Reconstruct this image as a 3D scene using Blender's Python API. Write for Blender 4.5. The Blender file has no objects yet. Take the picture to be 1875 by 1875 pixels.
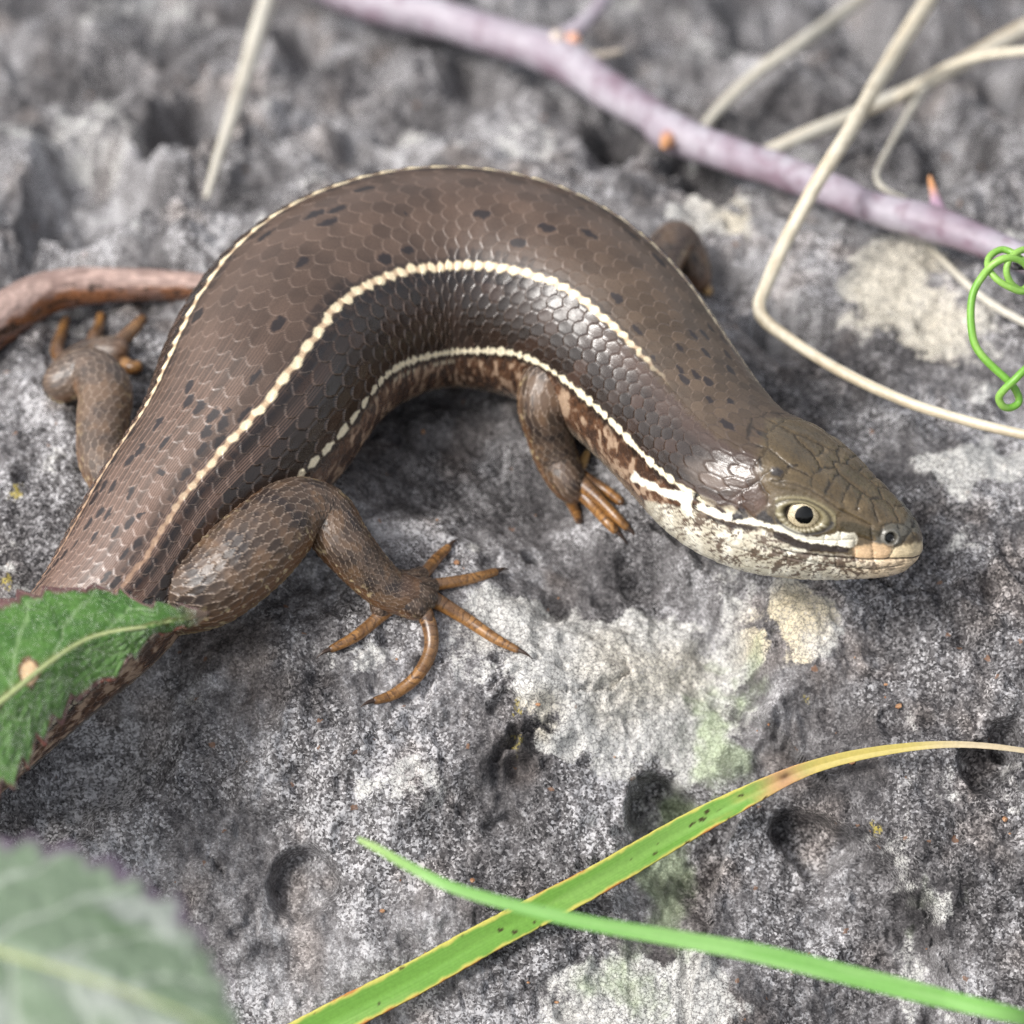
import bpy, math, random
import numpy as np
from mathutils import Vector, Matrix

random.seed(7)
rng = np.random.default_rng(11)
MM = 0.001                       # all modelling below is in millimetres, meshes are stored in metres
sc = bpy.context.scene

# ------------------------------------------------------------------ camera
ELEV = math.radians(45.0)
DIST = 400.0
AIM = np.array([0.0, 0.0, 5.0])
VIEW = np.array([0.0, math.cos(ELEV), -math.sin(ELEV)])      # looking direction
UPV = np.array([0.0, math.sin(ELEV), math.cos(ELEV)])
CAM = AIM - VIEW * DIST
WIDE = 90.0                      # millimetres of picture width at the aim distance
cam_d = bpy.data.cameras.new('camera')
cam_d.sensor_width = 36.0
cam_d.lens = 36.0 * DIST / WIDE
cam_d.clip_start = 0.01
cam_d.clip_end = 50.0
cam = bpy.data.objects.new('camera', cam_d)
sc.collection.objects.link(cam)
cam.location = CAM * MM
cam.rotation_euler = (math.pi / 2 - ELEV, 0, 0)
cam_d.dof.use_dof = True
cam_d.dof.focus_distance = 0.3942
cam_d.dof.aperture_fstop = 22.0
sc.camera = cam

# ------------------------------------------------------------------ sky, sun, exposure
SUN_EL, SUN_AZ = math.radians(50.0), math.radians(242.0)     # azimuth: clockwise from +Y (away from the camera)
world = bpy.data.worlds.new('World')
sc.world = world
world.use_nodes = True
wn, wl = world.node_tree.nodes, world.node_tree.links
wn.clear()
sky = wn.new('ShaderNodeTexSky')
sky.sky_type = 'NISHITA'
sky.sun_disc = False
sky.sun_elevation = SUN_EL
sky.sun_rotation = SUN_AZ
sky.dust_density = 4.0
sky.air_density = 1.0
hs = wn.new('ShaderNodeHueSaturation')
hs.inputs['Saturation'].default_value = 0.30
bg = wn.new('ShaderNodeBackground')
bg.inputs['Strength'].default_value = 0.12
wo = wn.new('ShaderNodeOutputWorld')
wl.new(sky.outputs[0], hs.inputs['Color'])
wl.new(hs.outputs[0], bg.inputs['Color'])
wl.new(bg.outputs[0], wo.inputs[0])
sun_d = bpy.data.lights.new('sun', 'SUN')
sun_d.energy = 1.5
sun_d.angle = math.radians(12.0)
sun_d.color = (1.0, 0.97, 0.93)
sun = bpy.data.objects.new('sun', sun_d)
sc.collection.objects.link(sun)
sdir = Vector((math.sin(SUN_AZ) * math.cos(SUN_EL), math.cos(SUN_AZ) * math.cos(SUN_EL), math.sin(SUN_EL)))
sun.rotation_euler = sdir.to_track_quat('Z', 'Y').to_euler()
sun.location = sdir * 1.0
vs = sc.view_settings
vs.view_transform = 'Standard'
vs.look = 'None'
vs.gamma = 1.0
vs.exposure = 0.85
vs.use_curve_mapping = False
sc.cycles.use_denoising = True
sc.cycles.denoising_prefilter = 'NONE'
sc.cycles.max_bounces = 4
sc.cycles.diffuse_bounces = 2
sc.cycles.glossy_bounces = 2
sc.cycles.transmission_bounces = 2

# ------------------------------------------------------------------ numeric helpers
def srgb(r, g, b):
    c = np.array([r, g, b], float) / 255.0
    return np.where(c <= 0.04045, c / 12.92, ((c + 0.055) / 1.055) ** 2.4)

def sstep(a, b, x):
    t = np.clip((x - a) / (b - a), 0, 1)
    return t * t * (3 - 2 * t)

def hash2(i, j, seed=0):
    i = np.asarray(i).astype(np.int64).astype(np.uint64)
    j = np.asarray(j).astype(np.int64).astype(np.uint64)
    h = i * np.uint64(374761393) + j * np.uint64(668265263) + np.uint64(seed * 2246822519 + 97)
    h &= np.uint64(0xFFFFFFFF)
    h = ((h ^ (h >> np.uint64(13))) * np.uint64(1274126177)) & np.uint64(0xFFFFFFFF)
    h = ((h ^ (h >> np.uint64(16))) * np.uint64(2246822519)) & np.uint64(0xFFFFFFFF)
    h ^= h >> np.uint64(15)
    return h.astype(np.float64) / 4294967295.0

def noise(x, y, seed=0):
    xi, yi = np.floor(x), np.floor(y)
    fx, fy = x - xi, y - yi
    fx = fx * fx * fx * (fx * (fx * 6 - 15) + 10)
    fy = fy * fy * fy * (fy * (fy * 6 - 15) + 10)
    a, b = hash2(xi, yi, seed), hash2(xi + 1, yi, seed)
    c, d = hash2(xi, yi + 1, seed), hash2(xi + 1, yi + 1, seed)
    return (a + (b - a) * fx) * (1 - fy) + (c + (d - c) * fx) * fy

def fbm(x, y, octaves=4, seed=0, gain=0.5):
    """about -1..1"""
    s = 0.0
    amp, tot = 1.0, 0.0
    for o in range(octaves):
        s = s + amp * (noise(x, y, seed + o * 17) * 2 - 1)
        tot += amp
        amp *= gain
        x, y = x * 1.93 * 0.8 - y * 1.93 * 0.6 + 13.7, x * 1.93 * 0.6 + y * 1.93 * 0.8 - 5.1
    return s / tot * 1.6

def project(P):
    """world millimetres -> reference picture units (1875 across)"""
    d = P - CAM
    depth = d @ VIEW
    k = DIST / depth * 1875.0 / WIDE
    return 937.5 + d[..., 0] * k, 937.5 - (d @ UPV) * k

def at(px, py, z):
    """the point at height z that is seen at a place of the reference picture"""
    u = (px - 937.5) * WIDE / 1875.0
    w = (937.5 - py) * WIDE / 1875.0
    ray = VIEW * DIST + np.array([1.0, 0, 0]) * u + UPV * w
    t = (z - CAM[2]) / ray[2]
    return CAM + ray * t

def spline(vals, t):
    """Catmull-Rom through rows of vals at parameters 0..n-1"""
    vals = np.asarray(vals, float)
    n = len(vals)
    if vals.ndim == 1:
        return spline(vals[:, None], t)[:, 0]
    i = np.clip(np.floor(t).astype(int), 0, n - 2)
    f = (t - i)[:, None]
    p1, p2 = vals[i], vals[i + 1]
    p0 = np.where((i > 0)[:, None], vals[np.maximum(i - 1, 0)], 2 * p1 - p2)
    p3 = np.where((i < n - 2)[:, None], vals[np.minimum(i + 2, n - 1)], 2 * p2 - p1)
    return 0.5 * (2 * p1 + (p2 - p0) * f + (2 * p0 - 5 * p1 + 4 * p2 - p3) * f ** 2 + (3 * p1 - p0 - 3 * p2 + p3) * f ** 3)

def polyline_dist(px, py, pts):
    """distance to a polyline and the fraction along it"""
    best = np.full(px.shape, 1e9)
    for (ax, ay), (bx, by) in zip(pts[:-1], pts[1:]):
        dx, dy = bx - ax, by - ay
        t = np.clip(((px - ax) * dx + (py - ay) * dy) / max(dx * dx + dy * dy, 1e-9), 0, 1)
        best = np.minimum(best, np.hypot(px - ax - t * dx, py - ay - t * dy))
    return best

def poly_sd(px, py, pts):
    """signed distance to a polygon, negative inside"""
    inside = np.zeros(px.shape, bool)
    best = np.full(px.shape, 1e9)
    n = len(pts)
    for i in range(n):
        ax, ay = pts[i]
        bx, by = pts[(i + 1) % n]
        dx, dy = bx - ax, by - ay
        t = np.clip(((px - ax) * dx + (py - ay) * dy) / max(dx * dx + dy * dy, 1e-9), 0, 1)
        best = np.minimum(best, np.hypot(px - ax - t * dx, py - ay - t * dy))
        if ay != by:
            c = ((ay > py) != (by > py)) & (px < (bx - ax) * (py - ay) / (by - ay) + ax)
            inside ^= c
    return np.where(inside, -best, best)

def lerp3(col, other, w):
    return col + (other - col) * np.clip(w, 0, 1)[..., None]

# ------------------------------------------------------------------ mesh helpers
def mesh_object(name, V, F, material, parent=None, attrs=None, smooth=True):
    V = np.asarray(V, float) * MM
    me = bpy.data.meshes.new(name)
    F = np.asarray(F, np.int32)
    k = F.shape[1]
    me.vertices.add(len(V))
    me.vertices.foreach_set('co', V.astype(np.float32).ravel())
    me.loops.add(F.size)
    me.loops.foreach_set('vertex_index', F.ravel())
    me.polygons.add(len(F))
    me.polygons.foreach_set('loop_start', np.arange(0, F.size, k, dtype=np.int32))
    me.update(calc_edges=True)
    me.polygons.foreach_set('use_smooth', np.full(len(F), smooth))
    for an, arr in (attrs or {}).items():
        arr = np.asarray(arr, np.float32)
        if arr.ndim == 2:
            a = me.attributes.new(an, 'FLOAT_COLOR', 'POINT')
            if arr.shape[1] == 3:
                arr = np.concatenate([arr, np.ones((len(arr), 1), np.float32)], 1)
            a.data.foreach_set('color', arr.ravel())
        else:
            a = me.attributes.new(an, 'FLOAT', 'POINT')
            a.data.foreach_set('value', arr.ravel())
    me.validate()
    me.materials.append(material)
    o = bpy.data.objects.new(name, me)
    sc.collection.objects.link(o)
    if parent is not None:
        o.parent = parent
    return o

def grid_faces(nu, nv, wrap):
    i = np.arange(nu - 1)[:, None]
    j = np.arange(nv if wrap else nv - 1)[None, :]
    j2 = (j + 1) % nv
    return np.stack([i * nv + j, i * nv + j2, (i + 1) * nv + j2, (i + 1) * nv + j], -1).reshape(-1, 4)

def grid_normals(P, wrap):
    du = np.gradient(P, axis=0)
    if wrap:
        dv = np.roll(P, -1, 1) - np.roll(P, 1, 1)
    else:
        dv = np.gradient(P, axis=1)
    n = np.cross(dv, du)
    return n / np.maximum(np.linalg.norm(n, axis=-1, keepdims=True), 1e-12)

def thing(name, label, cat, loc=(0, 0, 0), group=None):
    o = bpy.data.objects.new(name, None)
    o.empty_display_size = 0.005
    sc.collection.objects.link(o)
    o['label'] = label
    o['category'] = cat
    if group:
        o['group'] = group
    return o

def tag(o, label, cat, group=None):
    o['label'] = label
    o['category'] = cat
    if group:
        o['group'] = group
    return o

# ------------------------------------------------------------------ material helpers
class NT:
    def __init__(self, name):
        self.m = bpy.data.materials.new(name)
        self.m.use_nodes = True
        self.n, self.l = self.m.node_tree.nodes, self.m.node_tree.links
        self.b = self.n['Principled BSDF']
    def node(self, t, **kw):
        nd = self.n.new(t)
        for k, v in kw.items():
            setattr(nd, k, v)
        return nd
    def link(self, a, b):
        self.l.new(a, b)
    def set(self, nd, key, v):
        if hasattr(v, 'is_output') or isinstance(v, bpy.types.NodeSocket):
            self.link(v, nd.inputs[key])
        else:
            nd.inputs[key].default_value = v
    def coords(self, scale=1000.0):
        tc = self.node('ShaderNodeTexCoord')
        mp = self.node('ShaderNodeVectorMath', operation='SCALE')
        self.link(tc.outputs['Object'], mp.inputs[0])
        mp.inputs['Scale'].default_value = scale
        return mp.outputs[0]
    def noise(self, vec, scale, detail=4, rough=0.6, dist=0.0):
        nd = self.node('ShaderNodeTexNoise')
        self.link(vec, nd.inputs['Vector'])
        nd.inputs['Scale'].default_value = scale
        nd.inputs['Detail'].default_value = detail
        nd.inputs['Roughness'].default_value = rough
        nd.inputs['Distortion'].default_value = dist
        return nd.outputs['Fac']
    def voronoi(self, vec, scale, feature='F1', out='Distance', rand=1.0):
        nd = self.node('ShaderNodeTexVoronoi', feature=feature)
        self.link(vec, nd.inputs['Vector'])
        nd.inputs['Scale'].default_value = scale
        nd.inputs['Randomness'].default_value = rand
        return nd.outputs[out]
    def ramp(self, fac, stops):
        nd = self.node('ShaderNodeValToRGB')
        self.link(fac, nd.inputs['Fac'])
        e = nd.color_ramp.elements
        while len(e) < len(stops):
            e.new(0.5)
        for el, (p, c) in zip(e, stops):
            el.position = p
            el.color = (*c, 1) if not np.isscalar(c) else (c, c, c, 1)
        return nd.outputs['Color']
    def mix(self, fac, a, b, mode='MIX'):
        nd = self.node('ShaderNodeMix', data_type='RGBA', blend_type=mode)
        self.set(nd, 0, fac)
        for key, v in ((6, a), (7, b)):
            if isinstance(v, bpy.types.NodeSocket):
                self.link(v, nd.inputs[key])
            else:
                nd.inputs[key].default_value = (*v, 1)
        return nd.outputs[2]
    def math(self, op, a, b=0.0, c=None, clamp=False):
        nd = self.node('ShaderNodeMath', operation=op, use_clamp=clamp)
        self.set(nd, 0, a)
        self.set(nd, 1, b)
        if c is not None:
            self.set(nd, 2, c)
        return nd.outputs[0]
    def maprange(self, v, a, b, c=0.0, d=1.0):
        nd = self.node('ShaderNodeMapRange', interpolation_type='SMOOTHSTEP')
        self.set(nd, 0, v)
        for k, x in zip((1, 2, 3, 4), (a, b, c, d)):
            nd.inputs[k].default_value = x
        return nd.outputs[0]
    def attr(self, name, out='Color'):
        nd = self.node('ShaderNodeAttribute', attribute_name=name)
        return nd.outputs[out]
    def bump(self, height, dist_mm, strength=1.0, normal=None):
        nd = self.node('ShaderNodeBump')
        nd.inputs['Strength'].default_value = strength
        nd.inputs['Distance'].default_value = dist_mm * MM
        self.link(height, nd.inputs['Height'])
        if normal is not None:
            self.link(normal, nd.inputs['Normal'])
        return nd.outputs[0]
    def out(self, color=None, rough=None, normal=None, spec=None, **kw):
        for key, v in (('Base Color', color), ('Roughness', rough), ('Normal', normal), ('Specular IOR Level', spec)):
            if v is not None:
                if isinstance(v, tuple):
                    v = (*v, 1)
                self.set(self.b, key, v)
        for key, v in kw.items():
            self.set(self.b, key.replace('_', ' '), v)
        return self.m

# ------------------------------------------------------------------ rock: height field
def softplus(x):
    return np.log1p(np.exp(-np.abs(x))) + np.maximum(x, 0)

def base_h(X, Y):
    z = -0.80 * 5.0 * softplus((-9.0 - Y) / 5.0)
    z = z - 0.30 * 6.0 * softplus((Y - 40.0) / 6.0)
    return z

def ground0(px, py):
    z = 0.0
    for _ in range(40):
        p = at(px, py, z)
        z = 0.5 * z + 0.5 * float(base_h(p[0], p[1]))
    return p

#        px    py    rx   ry  depth  tilt  sharpness
PITS = [(1212, 1462, 70, 60, 3.6, 0.3, 0.35), (1490, 1535, 74, 58, 3.0, -0.2, 0.35), (555, 1610, 64, 62, 2.2, 0.2, 0.45), (170, 1400, 170, 110, 2.6, 0.6, 1.0), (300, 1230, 90, 60, 1.2, 0.6, 1.2),  # the broad hollow under the leaf is added to keep the rock there dark
        (165, 330, 125, 95, 4.5, 0.2, 0.5), (350, 215, 80, 75, 4.0, -0.3, 0.55), (1445, 570, 85, 42, 7.0, 0.1, 0.5),
        (1600, 70, 75, 95, 6.0, 0.2, 0.6), (1290, 320, 60, 40, 4.0, 0.0, 0.6), (690, 285, 110, 32, 2.5, -0.1, 0.7),
        (50, 395, 30, 45, 2.5, 0.0, 0.6), (968, 978, 20, 12, 1.6, 0.1, 0.5), (1810, 1400, 60, 56, 2.6, 0.4, 0.45),
        (1130, 250, 60, 50, 3.0, 0.0, 0.8), (1850, 1350, 24, 40, 1.8, 0.5, 0.6), (1010, 1322, 15, 7, 0.7, 0.0, 0.5),
        (1750, 250, 60, 90, 3.5, 0.2, 0.8), (60, 880, 26, 18, 1.2, 0.0, 0.7), (500, 1530, 90, 60, 0.9, 0.0, 1.2),
        (830, 1330, 60, 40, 0.7, 0.0, 1.2), (1200, 1640, 70, 130, 1.1, 0.1, 1.2), (150, 700, 90, 50, 1.0, 0, 1.2),
        (1500, 1330, 120, 90, 2.0, 0.3, 1.3), (1650, 1180, 150, 90, 1.8, 0.1, 1.4), (1830, 150, 50, 60, 3.0, 0, 0.8),
        (860, 150, 60, 40, 2.2, 0.0, 0.9), (560, 90, 60, 40, 1.8, 0.0, 0.9), (870, 860, 50, 35, 0.35, 0.0, 1.2),
        (1330, 1135, 60, 120, 1.5, -0.5, 1.3)]
#          polyline in the picture (low side on the right of the walk), drop, reach
CLIFFS = [([(1120, 930), (1210, 985), (1300, 1050), (1370, 1150), (1420, 1230), (1400, 1330), (1380, 1400)], 3.0, 22),
          ([(1560, 1470), (1620, 1530), (1690, 1640), (1730, 1740), (1790, 1900), (1800, 2000)], 2.6, 20),
          ([(700, 1510), (850, 1420), (930, 1350), (1000, 1320), (1060, 1310)], 0.55, 8),
          ([(60, 560), (20, 440), (60, 330), (110, 250), (180, 230)], 0.9, 12),
          ([(990, 1255), (1060, 1250), (1110, 1230), (1150, 1200)], 0.25, 4)]
#          pale lichen patches: px py rx ry strength
LICHEN = [(930, 1130, 120, 60, 0.8), (1335, 1210, 60, 90, 0.8), (1010, 1250, 120, 60, 0.75), (1120, 1175, 230, 120, 1.15), (1220, 1290, 170, 120, 1.1), (1040, 1330, 80, 50, 0.7), (1150, 1840, 190, 130, 1.15),
          (1460, 1150, 65, 85, 0.9), (720, 1440, 110, 70, 0.55), (1290, 370, 70, 50, 0.95), (1640, 520, 120, 90, 0.85), (1720, 600, 120, 60, 0.7),
          (1780, 850, 90, 60, 0.8), (1230, 1520, 60, 160, 0.5), (600, 1200, 60, 50, 0.4), (930, 820, 60, 40, 0.3),
          (250, 420, 80, 60, 0.4), (480, 160, 60, 60, 0.35), (900, 250, 110, 40, 0.35), (1360, 400, 50, 45, 0.7), (30, 1040, 40, 60, 0.5),
          (1640, 1560, 90, 60, 0.5), (1700, 1640, 60, 60, 0.6), (780, 1130, 160, 60, 0.3), (260, 30, 150, 60, 0.35), (100, 230, 60, 70, 0.3)]
MOSS = [(1340, 1260, 60, 90, 0.5), (1225, 1700, 80, 80, 0.7), (1240, 1480, 70, 70, 0.9), (1220, 1620, 75, 130, 0.75), (1330, 1330, 70, 120, 0.75), (1120, 1790, 110, 70, 0.5), (1360, 1210, 50, 70, 0.5), (1180, 1850, 60, 60, .4), (1700, 1640, 50, 90, .35)]
CREAM = [(1460, 1140, 70, 90, 1.0), (1640, 520, 130, 100, 0.5), (1350, 400, 60, 50, 0.7), (1170, 1190, 130, 80, 0.35), (960, 1320, 60, 40, 0.5), (620, 110, 90, 60, .5), (1700, 620, 120, 60, .5)]

def world_ellipse(px, py, rx, ry):
    c = ground0(px, py)
    ex = ground0(px + rx, py)[0] - c[0]
    ey = abs(ground0(px, py - ry)[1] - ground0(px, py + ry)[1]) / 2
    return c[0], c[1], abs(ex), ey

_r = np.random.default_rng(23)
for _ in range(150):
    _x, _y = _r.uniform(-40, 1915), _r.uniform(-40, 1915)
    if 60 < _x < 1450 and 420 < _y < 960:
        continue
    _s = _r.uniform(9, 34) if _y > 900 else _r.uniform(14, 50)
    PITS.append((_x, _y, _s * _r.uniform(0.8, 1.5), _s, _s * 0.026 * _r.uniform(0.5, 1.1), _r.uniform(-0.8, 0.8), _r.uniform(0.5, 1.2)))
PIT_W = [(*world_ellipse(a, b, c, d), e, f, g) for a, b, c, d, e, f, g in PITS]
CLIFF_W = [([tuple(ground0(*q)[:2]) for q in pl], d, r) for pl, d, r in CLIFFS]

CRACKS = [([(905, 1375), (935, 1350), (975, 1332), (1012, 1318)], 1.2, 0.42), ([(1040, 1262), (1085, 1250), (1125, 1232), (1148, 1205), (1155, 1190)], 0.7, 0.26),
          ([(1270, 1030), (1330, 1110), (1352, 1165)], 0.7, 0.35), ([(1690, 1640), (1735, 1750), (1800, 1880)], 1.2, 0.5), ([(1840, 1330), (1870, 1370)], 1.0, 0.4),
          ([(990, 1210), (960, 1222), (920, 1240), (890, 1262)], 0.5, 0.3), ([(640, 1500), (700, 1470), (760, 1480)], 0.5, 0.3), ([(380, 1560), (420, 1620), (430, 1700)], 0.6, 0.3),
          ([(1560, 1000), (1620, 1060), (1720, 1080)], 0.8, 0.4), ([(860, 1700), (830, 1760), (850, 1840)], 0.6, 0.3)]
CRACK_W = [([tuple(ground0(*q)[:2]) for q in pl], d, w) for pl, d, w in CRACKS]

_ty = np.linspace(-900, 900, 36001)
_ts = np.concatenate([[0], np.cumsum(np.hypot(np.diff(_ty), np.diff(base_h(0, _ty))))])
_ts -= np.interp(0, _ty, _ts)
def slope_normal(Y):
    d = (base_h(0, Y + 0.05) - base_h(0, Y - 0.05)) / 0.1
    q = np.sqrt(1 + d * d)
    return -d / q, 1 / q

def relief(X, Y0, fine=True):
    """height of the rough surface over the smooth base, measured square to the base"""
    X = np.asarray(X, float)
    Y = Y0 = np.asarray(Y0, float)
    z = np.zeros(X.shape)
    S = np.interp(Y, _ty, _ts)
    edge = 1 + 2.0 * sstep(60, 400, np.hypot(X, Y))
    z = z + 0.9 * edge * fbm(X / 26 + 3.1, S / 26 - 1.7, 2, 5)
    back = sstep(24, 45, Y)
    z = z + (1.10 + 1.0 * back) * fbm(X / 9.0, S / 9.0, 2, 21)
    wx = X + 0.55 * fbm(X / 3, S / 3, 3, 71)
    wy = Y + 0.55 * fbm(X / 3 + 40, S / 3, 3, 72)
    for cx, cy, rx, ry, dep, tilt, sh in PIT_W:
        m = (np.abs(wx - cx) < rx * 3 + 3) & (np.abs(wy - cy) < ry * 3 + 3)
        if not np.any(m):
            continue
        dx, dy = wx[m] - cx if X.ndim else wx - cx, wy[m] - cy if X.ndim else wy - cy
        c, s = math.cos(tilt), math.sin(tilt)
        r = np.sqrt(((dx * c + dy * s) / rx) ** 2 + ((dy * c - dx * s) / ry) ** 2)
        d = 1.55 * dep * (1 - sstep(1 - sh * 0.6, 1 + sh * 0.22, r)) * (0.82 + 0.18 * np.clip(1 - r, 0, 1))
        if X.ndim:
            z[m] -= d
        else:
            z = z - d
    for pl, drop, reach in CLIFF_W:
        best = np.full(X.shape, 1e9)
        side = np.zeros(X.shape)
        for (ax, ay), (bx, by) in zip(pl[:-1], pl[1:]):
            dx, dy = bx - ax, by - ay
            t = np.clip(((wx - ax) * dx + (wy - ay) * dy) / (dx * dx + dy * dy), 0, 1)
            d = np.hypot(wx - ax - t * dx, wy - ay - t * dy)
            s = (wx - ax) * dy - (wy - ay) * dx          # > 0 on the right of the walk
            upd = d < best
            best = np.where(upd, d, best)
            side = np.where(upd, np.sign(s), side)
        ends = np.minimum(np.hypot(wx - pl[0][0], wy - pl[0][1]), np.hypot(wx - pl[-1][0], wy - pl[-1][1]))
        fade = sstep(0, 6, ends)
        sd = best * side
        z = z - 1.6 * drop * fade * sstep(-0.3, 1.8, sd) * (1 - sstep(reach * 0.3, reach, sd))
    for pl, dep, wid in CRACK_W:
        best = polyline_dist(X + 0.5 * fbm(X / 1.1, Y / 1.1, 3, 111), Y + 0.5 * fbm(X / 1.1 + 9, Y / 1.1, 3, 112), pl)
        z = z - dep * (1 - sstep(wid * 0.3, wid, best)) * sstep(0.25, 0.5, noise(X / 2.2, Y / 2.2, 113))
    if fine:
        rough = 0.55 + 0.45 * sstep(-0.3, 0.5, fbm(X / 14 + 9, S / 14, 2, 33))
        r1 = 1 - np.abs(fbm(X / 4.2, S / 4.2, 3, 41))
        z = z + rough * (0.70 * (r1 - 0.6) + 0.68 * fbm(X / 2.6, S / 2.6, 3, 51, 0.6)) * (1 + 0.4 * back)
        z = z + rough * 0.25 * fbm(X / 0.75, S / 0.75, 3, 61, 0.62)
        n = noise(X / 1.5, S / 1.5, 91)
        z = z - 0.55 * sstep(0.80, 0.93, n) * sstep(0.42, 0.62, noise(X / 9, S / 9, 92))
        z = z - 0.22 * sstep(0.80, 0.95, noise(X / 0.6, S / 0.6, 93))
    return z

def rock_h(X, Y, fine=True):
    """height of the rock surface over the point X, Y"""
    X, Y = np.asarray(X, float), np.asarray(Y, float)
    y0 = Y.copy()
    for _ in range(7):
        h = relief(X, y0, fine)
        ny, nz = slope_normal(y0)
        y0 = 0.3 * y0 + 0.7 * (Y - ny * h)
    ny, nz = slope_normal(y0)
    return base_h(X, y0) + nz * relief(X, y0, fine)

GX0, GY0, GST = -170.0, -170.0, 0.8
_gx = np.arange(GX0, 170, GST)
_GRID = rock_h(*np.meshgrid(_gx, _gx, indexing='ij'), False)
def rock_s(x, y, G=None):
    """the rock without its fine grain, looked up"""
    fx, fy = np.clip((x - GX0) / GST, 0, len(_gx) - 2), np.clip((y - GY0) / GST, 0, len(_gx) - 2)
    G = _GRID if G is None else G
    i, j = int(fx), int(fy)
    a, b = fx - i, fy - j
    return float((G[i, j] * (1 - a) + G[i + 1, j] * a) * (1 - b) + (G[i, j + 1] * (1 - a) + G[i + 1, j + 1] * a) * b)

def _blur(a, n):
    k = np.ones(2 * n + 1) / (2 * n + 1)
    for ax in (0, 1, 0, 1):
        a = np.apply_along_axis(lambda m: np.convolve(np.pad(m, n, mode='edge'), k, 'valid'), ax, a)
    return a
_XY = np.meshgrid(_gx, _gx, indexing='ij')
_SMOOTH = base_h(*_XY) + 0.6 + _blur(_GRID - base_h(*_XY), 9)      # what a stiff stem or blade rests on: pits bridged
def rock_at(px, py, lift=0.0, smooth=False):
    """point on the rock (plus lift) that is seen at a place of the picture"""
    z = 0.0
    for _ in range(30):
        p = at(px, py, z)
        z = 0.5 * z + 0.5 * (rock_s(p[0], p[1], _SMOOTH if smooth else _GRID) + lift)
    return at(px, py, z)

def axis(lo, hi, step, far):
    core = np.arange(lo, hi + step / 2, step)
    out, d, x = [], step, 0.0
    while x < far:
        d *= 1.22
        x += d
        out.append(x)
    out = np.array(out)
    return np.concatenate([lo - out[::-1], core, hi + out])

def patch(X, Y, lst, seed):
    m = np.zeros(X.shape)
    S = np.interp(Y, _ty, _ts)
    wx = X + 2.2 * fbm(X / 4, S / 4, 4, seed)
    wy = Y + 1.8 * fbm(X / 4 + 17, S / 4, 4, seed + 1)
    for px, py, rx, ry, st in lst:
        cx, cy, ax, ay = world_ellipse(px, py, rx, ry)
        r = np.sqrt(((wx - cx) / ax) ** 2 + ((wy - cy) / ay) ** 2)
        m = np.maximum(m, st * (1 - sstep(0.35, 1.45, r)))
    return m

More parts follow.
